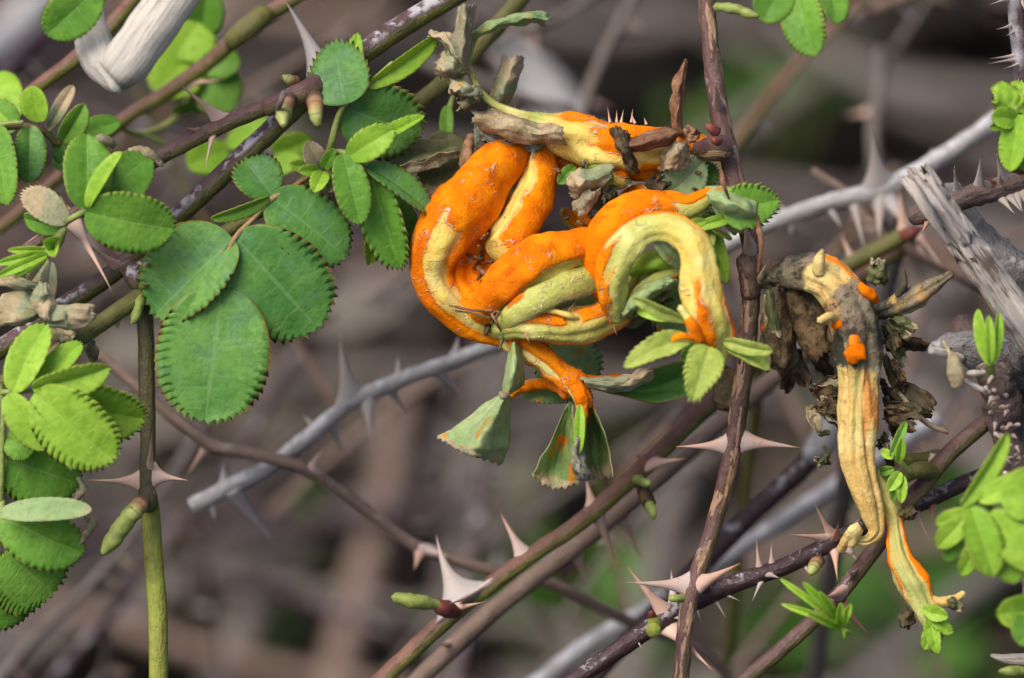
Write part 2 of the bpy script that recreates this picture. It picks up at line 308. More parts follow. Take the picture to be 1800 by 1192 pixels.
def rot_mat():
    m = NT('decayed_gall'); o = m.obj(); ru = m.attr('rust'); gr = m.attr('green')
    n1 = m.noise(o, 150, 4, 0.6); n2 = m.noise(o, 480, 5, 0.65); n3_ = m.noise(o, 1600, 3); n4 = m.noise(o, 95, 3, 0.6, True)
    c = m.sep(n4)
    fresh = m.mix(m.ramp(n1, 0.4, 0.65), (0.56, 0.38, 0.12), (0.68, 0.53, 0.21))
    stre = m.noise(m.scalevec(m.uv(), (3, 0.4, 1)), 1.0, 3)
    fresh = m.mix(m.ramp(stre, 0.56, 0.62, 0, 0.85), fresh, (0.52, 0.20, 0.04)); fresh = m.mix(m.ramp(n2, 0.60, 0.72, 0, 0.7), fresh, (0.16, 0.085, 0.035))
    fresh = m.mix(m.ramp(stre, 0.42, 0.34, 0, 0.75), fresh, (0.50, 0.50, 0.17))
    rot = m.mix(m.ramp(c[0], 0.45, 0.60), (0.045, 0.045, 0.032), (0.22, 0.18, 0.11))
    rot = m.mix(m.ramp(c[1], 0.53, 0.62, 0, 0.8), rot, (0.50, 0.27, 0.07))
    rot = m.mix(m.ramp(c[2], 0.54, 0.64, 0, 0.6), rot, (0.20, 0.11, 0.10))
    rot = m.mix(m.ramp(n2, 0.50, 0.64, 0, 0.9), rot, (0.028, 0.024, 0.018))
    rot = m.mix(m.ramp(n2, 0.42, 0.33, 0, 0.6), rot, (0.36, 0.31, 0.22))
    col = m.mix(m.ramp(m.math('ADD', gr, m.math('MULTIPLY', m.math('SUBTRACT', n2, 0.5), 0.8)), 0.4, 0.6), rot, fresh)
    e = m.math('ADD', ru, m.math('MULTIPLY', m.math('SUBTRACT', n2, 0.5), 0.45))
    col = m.mix(m.ramp(e, 0.5, 0.56), col, m.mix(n3_, (0.90, 0.20, 0.004), (0.85, 0.27, 0.01)))
    h = m.math('ADD', n2, m.math('MULTIPLY', stre, 1.5)); h = m.math('ADD', h, m.math('MULTIPLY', n3_, 0.3))
    return m.fin(col, m.ramp(n2, 0.3, 0.7, 0.5, 0.85), m.bump(h, 0.0007, 0.85), 0.3)
ROT = rot_mat()

def plain(name, col, rough=0.6, trans=None, spec=0.3, var=0.3):
    m = NT(name); o = m.obj(); n = m.noise(o, 500, 4); r = m.rnd()
    cc = m.mix(m.ramp(n, 0.3, 0.7, 0, var), col, tuple(c * 0.45 for c in col))
    return m.fin(cc, rough, m.bump(n, 0.0003, 0.5), spec, trans)
HAIR = plain('fine_pale_hair', (0.62, 0.55, 0.42), 0.7)
HAIRDK = plain('fine_dark_hair', (0.18, 0.09, 0.05), 0.7)
ORANGE = plain('orange_spore_powder', (0.84, 0.185, 0.003), 0.95, spec=0.03, var=0.7)
def bud_mat():
    m = NT('bud_scales'); o = m.obj(); t = m.attr('t'); n = m.noise(o, 420, 4)
    col = m.mix(m.ramp(t, 0.15, 0.35), (0.10, 0.05, 0.035), (0.30, 0.17, 0.08)); col = m.mix(m.ramp(m.math('ADD', t, m.math('MULTIPLY', n, 0.3)), 0.65, 0.95), col, (0.32, 0.36, 0.11))
    col = m.mix(m.ramp(m.math('PINGPONG', m.math('MULTIPLY', t, 4.0), 0.5), 0.0, 0.10, 0.7, 0), col, (0.10, 0.055, 0.03))
    col = m.mix(m.ramp(n, 0.6, 0.7, 0, 0.8), col, (0.09, 0.05, 0.03))
    return m.fin(col, 0.5, m.bump(n, 0.0004, 0.6), 0.3)
BUD = bud_mat()
BUDGREEN = plain('bud_green', (0.30, 0.37, 0.09), 0.5, 0.1, var=0.7)
BUDRED = plain('bud_red', (0.20, 0.055, 0.04), 0.5, var=0.8)
# ------------------------------------------------------------------ shape builders
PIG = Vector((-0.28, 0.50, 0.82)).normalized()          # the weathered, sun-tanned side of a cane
def Pinv(Q):
    rel = Q - CAM; s = rel.dot(FWD); k = WID / DIST / 1800
    return (900 + rel.dot(RIGHT) / s / k, 596 - rel.dot(UP) / s / k, (DIST - s) * 1000)

def spline(pts, step=None, n=None):
    """Catmull-Rom through tuples of any length; even steps in plan length"""
    if len(pts) == 2: pts = [pts[0], tuple((a + b) / 2 for a, b in zip(*pts)), pts[1]]
    q = [tuple(2 * a - b for a, b in zip(pts[0], pts[1]))] + list(pts) + [tuple(2 * a - b for a, b in zip(pts[-1], pts[-2]))]
    dense = []
    for i in range(1, len(q) - 2):
        p0, p1, p2, p3 = q[i - 1], q[i], q[i + 1], q[i + 2]
        for j in range(24):
            t = j / 24
            dense.append(tuple(0.5 * (2 * b + (c - a) * t + (2 * a - 5 * b + 4 * c - e) * t * t + (3 * b - a - 3 * c + e) * t ** 3) for a, b, c, e in zip(p0, p1, p2, p3)))
    dense.append(tuple(pts[-1]))
    L = [0.0]
    for a, b in zip(dense, dense[1:]): L.append(L[-1] + (P(*a[:3]) - P(*b[:3])).length)
    tot = L[-1]
    if n is None: n = max(4, min(900, int(tot / step)))
    out = []; k = 0
    for i in range(n + 1):
        s = tot * i / n
        while k < len(L) - 2 and L[k + 1] < s: k += 1
        t = clamp((s - L[k]) / max(1e-9, L[k + 1] - L[k]))
        out.append(tuple(lerp(a, b, t) for a, b in zip(dense[k], dense[k + 1])))
    return out, tot

def frames(C):
    fr = []
    for i in range(len(C)):
        T = (C[min(i + 1, len(C) - 1)] - C[max(i - 1, 0)]).normalized()
        N = TOCAM - T * TOCAM.dot(T)
        if N.length < 0.25:
            N = fr[-1][1] - T * fr[-1][1].dot(T) if fr else UP - T * UP.dot(T)
        N.normalize()
        if fr:
            N = (N * 0.5 + fr[-1][1] * 0.5); N = (N - T * N.dot(T)).normalized()
        fr.append((T, N, T.cross(N)))
    return fr

def tube(parent, name, pts, mat, seg=14, lump=0.06, step=0.0012, capa='taper', capb='taper', shape=None, field=None, n=None, seed=0.0, flat=None, rough_end=0.0, wr=0.0):
    """swept limb. pts = (x, y, d, r). shape(u, deg) -> radius factor; field(u, deg) -> dict of attributes. deg 0 faces out of the focus plane, + is right of travel"""
    S, tot = spline(pts, step, n); N = len(S)
    C = [P(*s[:3]) for s in S]; R = [max(0.00008, s[3] * px(s[2])) for s in S]; fr = frames(C)
    rm = sum(R) / N; V = []; UVs = []; A = {'side': [], 't': []}; F = []
    for i in range(N):
        T, Nn, B = fr[i]; u = i / (N - 1)
        for j in range(seg + 1):
            dg = -180 + 360 * j / seg; a = radians(dg)
            nv = Nn * cos(a) + B * sin(a); r = R[i]
            if field: r *= 1 + 0.10 * noise.noise(Vector((u * 9 + seed, seed * 1.3, 0.5)))
            if lump: r *= 1 + lump * (n3(C[i] + nv * r, 0.55 / max(rm, 0.0008), seed) + 0.5 * n3(C[i] + nv * r, 1.5 / max(rm, 0.0008), seed + 3))
            if shape: r *= shape(u, dg)
            if wr:
                q = C[i] + nv * r; r *= 1 + wr * (1 - 2.2 * abs(n3(q, 330, seed + 7))) + wr * 0.7 * n3(q, 900, seed + 5)
            off = nv * r
            if flat: off = Nn * (off.dot(Nn) * flat) + B * off.dot(B)
            vv = C[i] + off
            if rough_end and (u < 0.03 or u > 0.97): vv = vv + T * n3(vv, 900, seed) * rough_end
            V.append(vv); UVs.append((j / seg * rm * 2 * pi * 100, u * tot * 100))
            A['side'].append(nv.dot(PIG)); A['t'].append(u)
            if field:
                fv = field(u, dg, vv)
                for k, val in fv.items(): A.setdefault(k, []).append(val)
                V[-1] = vv + nv * (0.00028 * sstep(0.42, 0.62, fv['rust']))
    for i in range(N - 1):
        for j in range(seg):
            a = i * (seg + 1) + j; F.append((a, a + 1, a + seg + 2, a + seg + 1))
    for end, cap in ((0, capa), (N - 1, capb)):
        if cap == 'open': continue
        T = fr[end][0] * (-1 if end == 0 else 1)
        b = end * (seg + 1); ci = len(V)
        V.append(C[end] + T * (R[end] * (0.8 if cap == 'taper' else -0.1 if cap == 'flat' else 0.0)))
        UVs.append(UVs[b]); [A[k].append(A[k][b]) for k in A]
        for j in range(seg): F.append((b + j + 1, b + j, ci) if end == 0 else (b + j, b + j + 1, ci))
    o = mesh_obj(name, V, F, mat, parent, A, UVs)
    return o, S

def nearest(S, x, y):
    return min(S, key=lambda s: (s[0] - x) ** 2 + (s[1] - y) ** 2)
def direction(S, x, y):
    i = min(range(len(S)), key=lambda i: (S[i][0] - x) ** 2 + (S[i][1] - y) ** 2)
    return (P(*S[min(i + 1, len(S) - 1)][:3]) - P(*S[max(i - 1, 0)][:3])).normalized()

def to_ground(pt, dx=0.0, dy=0.05, r=None, frac=(0.05, 0.35, 0.7)):
    """extra plan points that carry a cane on down into the soil"""
    Q = P(*pt[:3]); out = []
    for f in (*frac, 1.0):
        W = Vector((Q.x + dx * f, Q.y + dy * f, lerp(Q.z, -0.008, f))); x, y, d = Pinv(W)
        out.append((x, y, d, (r or pt[3]) * 1.0 * px(pt[2]) / px(d)))
    return out

class Cane:
    def __init__(s, name, label, cat, pts, mat, group=None, seg=14, stem='stem', slim=0.9, a_ground=None, b_ground=None, mats=None, **kw):
        pts = [(*p[:3], p[3] * slim) for p in pts]
        if b_ground: pts = pts + to_ground(pts[-1], *b_ground)
        if a_ground: pts = to_ground(pts[0], *a_ground)[::-1] + pts
        base = min((P(*p[:3]) for p in pts), key=lambda v: v.z)
        s.root = thing(name, label, cat, base, group)
        kw.setdefault('wr', 0.03); s.stem, s.S = tube(s.root, stem, pts, mat, seg, **kw)
        s.rnd = random.Random(hash(label) % 9973 if False else sum(map(ord, label)))
    def thorn(s, bx, by, tx, ty, dz=0, bl=34, bw=13, mat=None, curve=0.0, par=None, name='thorn'):
        c = nearest(s.S, bx, by); return thorn(par or s.root, name, (c[0] * .35 + bx * .65, c[1] * .35 + by * .65, c[2]), (tx, ty, c[2] + dz), direction(s.S, bx, by), bl, bw, mat or T_TAN, curve)
    def prickles(s, u0, u1, n, ln=(14, 34), side=None, mat=None, lean=0.2, bl=0.5, name='thorn', out=0.0):
        for k in range(n):
            u = s.rnd.uniform(u0, u1); i = int(u * (len(s.S) - 1)); c = s.S[i]
            T = direction(s.S, c[0], c[1]); a = s.rnd.uniform(0, 360) if side is None else s.rnd.choice(side) + s.rnd.uniform(-28, 28)
            N = (TOCAM - T * TOCAM.dot(T)).normalized(); B = T.cross(N)
            nv = N * cos(radians(a)) + B * sin(radians(a)); L = s.rnd.uniform(*ln)
            b = P(*c[:3]) + nv * c[3] * px(c[2]) * (0.8 + out); t = b + (nv + T * s.rnd.uniform(-lean, lean)).normalized() * L * px(c[2])
            thorn(s.root, name, Pinv(b), Pinv(t), T, L * bl, L * bl * 0.5, mat or T_TAN, s.rnd.uniform(-.1, .1))

def thorn(parent, name, b, t, sd, bl, bw, mat, curve=0.0):
    B, T = P(*b), P(*t); ax = T - B; L = ax.length; ax.normalize()
    e1 = sd - ax * sd.dot(ax)
    if e1.length < 0.05: e1 = UP - ax * UP.dot(ax)
    e1.normalize(); e2 = ax.cross(e1); k = px(b[2]); n, seg = 13, 10; V = []; F = []; A = {'t': [], 'side': []}; UVs = []
    rb = bw * k * 0.42
    for i in range(n):
        q = i / (n - 1); q = q ** 1.25
        fl = (1 - q) ** 5
        a = lerp(rb * (1 - q) ** 0.9, bl * k * 0.5, fl) if q < 1 else 0; bb = lerp(rb * (1 - q) ** 0.9, bw * k * 0.5, fl) if q < 1 else 0
        cen = B + ax * (L * (q * 1.06 - 0.06)) + e1 * (curve * L * q * q)
        for j in range(seg):
            an = 2 * pi * j / seg
            V.append(cen + e1 * cos(an) * max(a, 3e-5) + e2 * sin(an) * max(bb, 3e-5)); A['t'].append(q); A['side'].append(0.0); UVs.append((j / seg, q))
    for i in range(n - 1):
        for j in range(seg):
            a = i * seg + j; a2 = i * seg + (j + 1) % seg; F.append((a, a2, a2 + seg, a + seg))
    F.append(tuple(range((n - 1) * seg, n * seg))); F.append(tuple(reversed(range(seg))))
    return mesh_obj(name, V, F, mat, parent, A, UVs)

def bud(parent, pts, mat=None, name='bud', seg=12):
    o, S = tube(parent, name, pts, mat or BUD, seg, lump=0.26, step=0.0004)
    return o

def leaflet(parent, b, t, w, mat, name='leaflet', roll=0.0, fold=12.0, arch=0.06, cup=0.0, wave=0.03, teeth=11, tooth=0.05, wide=0.0, crumple=0.0, seed=None, tipcurl=0.0, thick=0.00014, open_=1.0, halves=(1.0, 1.0), twist=0.0, cols=7, yaw=0.0):
    """blade from its base b to its tip t (x, y, d), w = full width; fold = degrees each half is lifted; roll turns it about the midrib"""
    if seed is None: seed = b[0] * 0.37 + b[1] * 0.11 + t[0] * 0.05
    rr = random.Random(int(seed * 1000))
    B, T = P(*b), P(*t); Y = T - B; L = Y.length; Y.normalize()
    Z = (TOCAM - Y * TOCAM.dot(Y)).normalized(); X = Y.cross(Z)
    W = w * px((b[2] + t[2]) / 2); V = []; UVs = []; F = []; A = {'side': [], 't': []}
    teeth = int(teeth * 1.3) + 1; tooth *= 0.85
    t0 = 0.26
    taus = [t0 * i / 5 for i in range(5)]; fr = [0.0] * 5
    for k in range(teeth):
        for f in (0.0, 0.42, 0.80): taus.append(lerp(t0, 0.985, (k + f) / teeth)); fr.append(f)
    taus.append(1.0); fr.append(0.0)
    jit = [rr.uniform(0.7, 1.25) for _ in range(2 * teeth + 4)]
    nc = 2 * cols + 1
    for i, (ta, f) in enumerate(zip(taus, fr)):
        by = (1 - cos(pi * ta)) / 2; bx = sin(pi * ta) ** (0.80 if ta < 0.5 else lerp(0.80, 0.98, (ta - .5) * 2)) * (1 - wide * cos(pi * ta)) * 0.5
        my = lerp(ta, by, 0.65)
        for j in range(nc):
            c = (j - cols) / cols; ac = abs(c); sg = 1 if c >= 0 else -1
            hw = bx * W * (halves[1] if sg > 0 else halves[0])
            k = int((ta - t0) / (0.985 - t0) * teeth) if ta > t0 else 0
            h = 0.0
            if f > 0: h = (0.45 if f < 0.6 else 1.0) * tooth * jit[(k * 2 + (sg > 0)) % len(jit)]
            edge = ac ** 8 if f > 0 else 0
            x = ac * hw + edge * h * W * 0.75 * max(0.25, sin(pi * ta)); y = lerp(my, by, ac) * L + edge * h * W * (1.25 if f > 0.6 else 0.30)
            fa = radians(fold) * open_
            z = x * sin(fa) * (1 - 0.35 * ac) + cup * x * x / max(W, 1e-6) ; x2 = x * cos(fa)
            z += arch * L * sin(pi * clamp(y / L)) - tipcurl * L * max(0, y / L - 0.55) ** 2 * 3
            z += wave * W * ac ** 1.5 * n3((ta * 3.1, sg * 5.0, seed), 1.3)
            z += 0.012 * W * n3((x * 240, y * 240, seed), 1.0)
            ro = radians(roll + twist * (y / L))
            X2 = X * cos(ro) + Z * sin(ro); Z2 = Z * cos(ro) - X * sin(ro)
            p = B + Y * y + X2 * (sg * x2) + Z2 * z
            if crumple:
                q = Vector((x2 * sg, y, 0)); s1 = 1.6 / max(W, 0.004)
                p = p + Z2 * (n3(q, s1, seed) * crumple * W) + X2 * (n3(q, s1, seed + 9) * crumple * W * 0.7) + Y * (n3(q, s1 * 1.3, seed + 17) * crumple * W * 0.5)
                p = p + Z2 * (n3(q, s1 * 2.7, seed + 5) * crumple * W * 0.35)
            V.append(p); UVs.append((ta, c)); A['side'].append(0.0); A['t'].append(ta)
    for i in range(len(taus) - 1):
        for j in range(nc - 1):
            a = i * nc + j; F.append((a, a + 1, a + nc + 1, a + nc))
    return mesh_obj(name, V, F, mat, parent, A, UVs, thick=thick)

def petiole(parent, pts, mat=None, name='leaf_stalk', seg=8):
    return tube(parent, name, pts, mat or S_PETIOLE, seg, lump=0.05, step=0.0008)[0]

def hairs(parent, src, n, ln, mat, name='hair_fringe', rng=1, cond=None, wid=0.00007):
    """fine hairs standing on a surface already built"""
    off = root_of(src).location; me = src.data; r = random.Random(rng); V = []; F = []
    idx = [v for v in me.vertices if cond is None or cond(v.co + off)]
    if not idx: return None
    for _ in range(n):
        v = r.choice(idx); p = v.co + off; nn = v.normal
        d = (nn + Vector((r.uniform(-.5, .5), r.uniform(-.5, .5), r.uniform(-.5, .5)))).normalized(); s = d.orthogonal().normalized() * wid; s2 = d.cross(s)
        L = r.uniform(0.5, 1.2) * ln; k = len(V); V += [p + s, p - s * .5 + s2 * .8, p - s * .5 - s2 * .8, p + d * L]
        F += [(k, k + 1, k + 3), (k + 1, k + 2, k + 3), (k + 2, k, k + 3)]
    o = mesh_obj(name, V, F, mat, parent); o['kind'] = 'stuff'; return o

def gall_field(patches, green=((0, 0), (1, 0)), dark=((0, 0), (1, 0)), seed=0.0, su=0.06, nz=0.45, spots=()):
    def interp(tab, u):
        for (a, va), (b, vb) in zip(tab, tab[1:]):
            if u <= b: return lerp(va, vb, clamp((u - a) / max(1e-6, b - a)))
        return tab[-1][1]
    def f(u, dg, v):
        best = -1.0
        for (u0, u1, th, hw) in patches:
            th_ = th(u) if callable(th) else th
            dd = abs((dg - th_ + 180) % 360 - 180)
            val = min((u - u0) / su, (u1 - u) / su, (hw - dd) / 22); best = max(best, min(1, val))
        best += 0.55 * noise.noise(Vector((cos(radians(dg)) * 2.6 + seed, sin(radians(dg)) * 2.6, u * 2.4 + seed))) - 0.08
        best += nz * (1.1 * n3(v, 95, seed) + 0.9 * n3(v, 260, seed + 4) + 0.5 * n3(v, 700, seed + 2))
        return {'rust': 0.5 + 0.5 * clamp(best, -1, 1), 'green': interp(green, u), 'dark': interp(dark, u) + 0.0}
    return f
def gall_shape(grooves=(), bulge=0.05, seed=0.0, k=3):
    def f(u, dg):
        r = 1.0
        for (u0, u1, th, wd, dp) in grooves:
            th_ = th(u) if callable(th) else th
            dd = abs((dg - th_ + 180) % 360 - 180); r -= dp * exp(-(dd / wd) ** 2) * sstep(u0 - .05, u0 + .05, u) * (1 - sstep(u1 - .05, u1 + .05, u))
        a = radians(dg)
        r += bulge * noise.noise(Vector((cos(a) * 1.2 + seed, sin(a) * 1.2, u * 7 + seed))) * 2.6
        return r
    return f
def coil(parent, pts, patches, green=((0, 0.1), (1, 0.1)), dark=((0, 0.0), (1, 0.0)), grooves=(), seed=0.0, mat=None, seg=56, bulge=0.05, name='swollen_coil', step=0.00045, flat=None, nz=0.6, su=0.06, wr=0.035):
    return tube(parent, name, pts, mat or GALL, seg, lump=0.05, step=step, shape=gall_shape(grooves, bulge, seed), field=gall_field(patches, green, dark, seed, su, nz), seed=seed, flat=flat, wr=wr)[0]

def sheet(parent, name, rows, mat, nu=22, nv=22, crumple=0.0, teeth=0, tooth=6, seed=0.0, thick=0.00014, side_teeth=0):
    """a blade laid out as rows of (x, y, d) points, base first; teeth cut its last row"""
    def cr(p, t):
        n = len(p) - 1; k = min(int(t * n), n - 1); f = t * n - k
        a, b = p[k], p[k + 1]; z0 = p[k - 1] if k > 0 else tuple(2 * x - y for x, y in zip(a, b)); z1 = p[k + 2] if k + 2 <= n else tuple(2 * y - x for x, y in zip(a, b))
        return tuple(0.5 * (2 * q + (r - o) * f + (2 * o - 5 * q + 4 * r - e) * f * f + (3 * q - o - 3 * r + e) * f ** 3) for o, q, r, e in zip(z0, a, b, z1))
    if teeth: nu = teeth * 4
    V = []; UVs = []; F = []; A = {'side': [], 't': []}
    for i in range(nv + 1):
        v = i / nv; line = [cr([rw[j] for rw in rows], v) for j in range(len(rows[0]))]; prev = [cr([rw[j] for rw in rows], max(0, v - 0.05)) for j in range(len(rows[0]))]
        for j in range(nu + 1):
            u = j / nu; p = cr(line, u)
            if teeth and i == nv:
                q = cr(prev, u); dx, dy = p[0] - q[0], p[1] - q[1]; L = max(1e-6, sqrt(dx * dx + dy * dy)); hh = (0, .55, 1, .6)[j % 4] * tooth * (0.8 + 0.4 * noise.noise(Vector((j * 1.7, seed, 0)))); p = (p[0] + dx / L * hh, p[1] + dy / L * hh, p[2])
            w = P(*p)
            if crumple:
                q = Vector((u * 3, v * 3, seed)); w = w + TOCAM * (n3(q, 1.0, seed) + 0.6 * n3(q, 2.6, seed + 4)) * crumple * 0.001 + RIGHT * n3(q, 1.7, seed + 8) * crumple * 0.0006 + UP * n3(q, 1.9, seed + 12) * crumple * 0.0006
            V.append(w); UVs.append((v, u * 2 - 1)); A['side'].append(0.0); A['t'].append(v)
    m = nu + 1
    flip = ((P(*rows[-1][0]) - P(*rows[0][0])).cross(P(*rows[-1][-1]) - P(*rows[-1][0]))).dot(TOCAM) < 0
    for i in range(nv):
        for j in range(nu): a = i * m + j; F.append((a, a + m, a + m + 1, a + 1) if not flip else (a, a + 1, a + m + 1, a + m))
    return mesh_obj(name, V, F, mat, parent, A, UVs, thick=thick)
def gd(x, y, hgt=0.02):
    """depth value at which the plan position lies hgt above the soil"""
    s = DIST; k = WID / DIST / 1800; dz = (FWD + RIGHT * ((x - 900) * k) + UP * ((596 - y) * k)).z
    return (DIST - (hgt - CAM.z) / dz) * 1000

def scrap(parent, name, b, t, w, mat, seed, crumple=2.0, curl=6.0):
    curl *= 0.6
    """a torn, curled scrap of dead leaf from b to t"""
    r = random.Random(int(seed * 977) + int(b[0] * 13 + b[1])); dx, dy = t[0] - b[0], t[1] - b[1]; L = max(1.0, sqrt(dx * dx + dy * dy)); nx, ny = -dy / L, dx / L; rows = []
    for i in range(5):
        f = i / 4; hw = w * 0.5 * (0.25 + 0.9 * sin(pi * (0.12 + 0.72 * f))) ; row = []
        for j in range(4):
            q = -1 + 2 * j / 3; k = hw * q * r.uniform(0.75, 1.2); jx = r.uniform(-.07, .07) * L
            row.append((b[0] + dx * f + nx * k + dx / L * jx, b[1] + dy * f + ny * k + dy / L * jx, lerp(b[2], t[2], f) + curl * (1 - q * q) * 0.42 + r.uniform(-.7, .7)))
        rows.append(row)
    return sheet(parent, name, rows, mat, 18, 18, crumple * 0.24, teeth=4, tooth=w * 0.14, seed=seed)
# ------------------------------------------------------------------ the ground
def ground():
    m = NT('soil_painted_shade'); o = m.obj(); n1 = m.noise(o, 14, 5, 0.6); n2 = m.noise(o, 90, 5, 0.65)
    col = m.mix(m.ramp(n1, 0.38, 0.62), (0.004, 0.0035, 0.003), (0.016, 0.013, 0.010)); col = m.mix(m.ramp(n2, 0.56, 0.76, 0, 0.6), col, (0.05, 0.042, 0.034))  # near-black soil tones paint in the deep shade of the thicket
    mat = m.fin(col, 0.95, m.bump(m.math('ADD', n1, n2), 0.01, 0.8), 0.1)
    V = []; F = []; xs = [-60, -20, -6, -2] + [-1.2 + i * 0.05 for i in range(49)] + [2, 6, 20, 60]
    ys = [-60, -20, -6, -2] + [-1.0 + i * 0.05 for i in range(61)] + [4, 8, 20, 80]
    for y in ys:
        for x in xs:
            z = 0.02 * n3((x, y, 0), 3.0) + 0.006 * n3((x, y, 0), 14)
            V.append(Vector((x, y, z - 0.01)))
    nx = len(xs)
    for j in range(len(ys) - 1):
        for i in range(nx - 1): a = j * nx + i; F.append((a, a + 1, a + nx + 1, a + nx))
    g = mesh_obj('ground', V, F, mat); g['kind'] = 'structure'
ground()
def litter():
    m = NT('leaf_litter'); o = m.obj(); c = m.attr('tone'); n = m.noise(o, 120, 4)
    col = m.mix(m.ramp(c, 0.0, 0.5), (0.010, 0.008, 0.006), (0.055, 0.043, 0.033)); col = m.mix(m.ramp(c, 0.55, 1.0), col, (0.27, 0.24, 0.205)); col = m.mix(m.ramp(n, 0.5, 0.7, 0, 0.5), col, (0.05, 0.035, 0.025))  # litter browns kept dark, thicket shade included in the colour
    mat = m.fin(col, 0.85, m.bump(n, 0.002, 0.6), 0.2)
    r = random.Random(7); V = []; F = []; tone = []
    for k in range(7000):
        x = r.uniform(-0.75, 0.75); y = r.uniform(0.0, 1.7); L = r.uniform(0.014, 0.05); wd = L * r.uniform(0.35, 0.7); a = r.uniform(0, 2 * pi); b = r.uniform(-0.6, 0.6); c2 = r.uniform(-0.5, 0.5); cu = r.uniform(-0.9, 0.9)
        if n3((x, y, 1.5), 9.0) + 0.4 * n3((x, y, 7), 22) < 0.06 and r.random() < 0.95: continue  # gaps bare the blackened soil, standing in for shaded hollows
        z = 0.012 * abs(r.gauss(0, 1)) + 0.02 * n3((x, y, 0), 3.0); M = Matrix.Rotation(a, 3, 'Z') @ Matrix.Rotation(b, 3, 'X') @ Matrix.Rotation(c2, 3, 'Y'); base = len(V); tn = clamp(r.gauss(0.42, 0.25) + 0.6 * n3((x, y, 3), 7))
        for i in range(5):
            t = i / 4; hw = wd * 0.5 * (sin(pi * (0.06 + 0.9 * t)) ** 0.8)
            for s in (-1, 0, 1):
                V.append(Vector((x, y, z)) + M @ Vector((s * hw, (t - 0.5) * L, cu * ((t - 0.5) ** 2) * L + abs(s) * cu * hw * 0.5))); tone.append(tn)
        for i in range(4):
            for s in range(2): q = base + i * 3 + s; F.append((q, q + 1, q + 4, q + 3))
    g = mesh_obj('leaf_litter', V, F, mat, None, {'tone': tone}); tag(g, 'brown and grey dead leaves covering the soil far below the canes', 'leaf litter', kind='stuff')
litter()

# ------------------------------------------------------------------ canes and twigs. (x, y, d, r)
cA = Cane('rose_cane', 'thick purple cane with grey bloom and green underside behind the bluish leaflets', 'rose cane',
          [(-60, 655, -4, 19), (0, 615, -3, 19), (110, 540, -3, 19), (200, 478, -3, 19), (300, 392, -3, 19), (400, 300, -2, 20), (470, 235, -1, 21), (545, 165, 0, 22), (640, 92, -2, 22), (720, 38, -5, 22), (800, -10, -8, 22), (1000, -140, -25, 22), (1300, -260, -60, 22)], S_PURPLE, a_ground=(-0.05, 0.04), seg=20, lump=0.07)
cA.thorn(556, 108, 513, -5, -2, 62, 34, T_GREY, -0.10)
cA.thorn(215, 478, 140, 420, 10, 40, 17, T_TAN); cA.thorn(255, 480, 262, 462, 14, 36, 26, T_PALE)
for p in ([(512, 172, 8, 11), (503, 188, 12, 14), (498, 204, 15, 13), (499, 222, 17, 5)], [(553, 172, 14, 15), (555, 188, 17, 14), (557, 205, 18, 12), (558, 221, 18, 6)]): bud(cA.root, p)
bud(cA.root, [(520, 146, 0, 12), (508, 140, 2, 10), (496, 134, 2, 4)], BUD)
tube(cA.root, 'node_swelling', [(470, 190, 4, 15), (505, 176, 6, 18), (535, 163, 6, 21), (556, 150, 4, 20), (580, 130, 0, 16)], S_PURPLE2, 18, lump=0.16, step=0.0006, wr=0.08)

cA2 = Cane('rose_cane', 'slender reddish purple side cane carrying a tan pair of thorns', 'rose cane',
           [(548, 158, 2, 17), (500, 176, 3, 16), (400, 216, 4, 16), (330, 250, 5, 16), (270, 282, 5, 16), (190, 335, 4, 15), (120, 385, 3, 14), (60, 432, 2, 14), (-30, 500, 0, 13), (-200, 640, -20, 13)], S_PURPLE2, b_ground=(-0.05, 0.03), seg=18)
cA2.thorn(386, 207, 315, 141, 6, 46, 17, T_TAN, 0.05); cA2.thorn(375, 225, 357, 296, 4, 30, 12, T_TAN, -0.05); cA2.thorn(342, 226, 322, 224, 4, 22, 12, T_RED)
cA2.thorn(125, 380, 72, 312, -6, 34, 14, T_RED, 0.1); cA2.thorn(130, 395, 201, 508, 12, 44, 18, T_TAN, 0.03); cA2.thorn(110, 385, 38, 432, 6, 30, 12, T_TAN)
tube(cA2.root, 'node_ridge', [(498, 163, 16, 5), (494, 178, 18, 5), (487, 195, 14, 4)], S_GREYBR, 8, lump=0.3, step=0.0005)

cB = Cane('rose_shoot', 'olive green shoot running up behind the orange gall tip leaves', 'rose shoot',
          [(-40, 720, 6, 16), (80, 634, 7, 17), (180, 566, 6, 17), (270, 503, 2, 17), (340, 452, -3, 15), (420, 392, -2, 14), (500, 345, -1, 14), (565, 298, -4, 13), (640, 250, -10, 15), (720, 193, -16, 16), (800, 128, -20, 17), (860, 62, -24, 17), (920, -8, -28, 17), (1020, -130, -40, 17), (1200, -300, -70, 17)], S_OLIVE, a_ground=(-0.03, 0.05), seg=18)
cB.thorn(258, 505, 246, 498, 14, 56, 6, T_RED)
bud(cB.root, [(248, 520, 4, 8), (243, 542, 6, 9), (236, 562, 7, 7), (231, 568, 7, 3)], BUDGREEN); bud(cB.root, [(212, 548, 4, 5), (208, 562, 5, 5), (206, 574, 5, 3)], BUDGREEN)

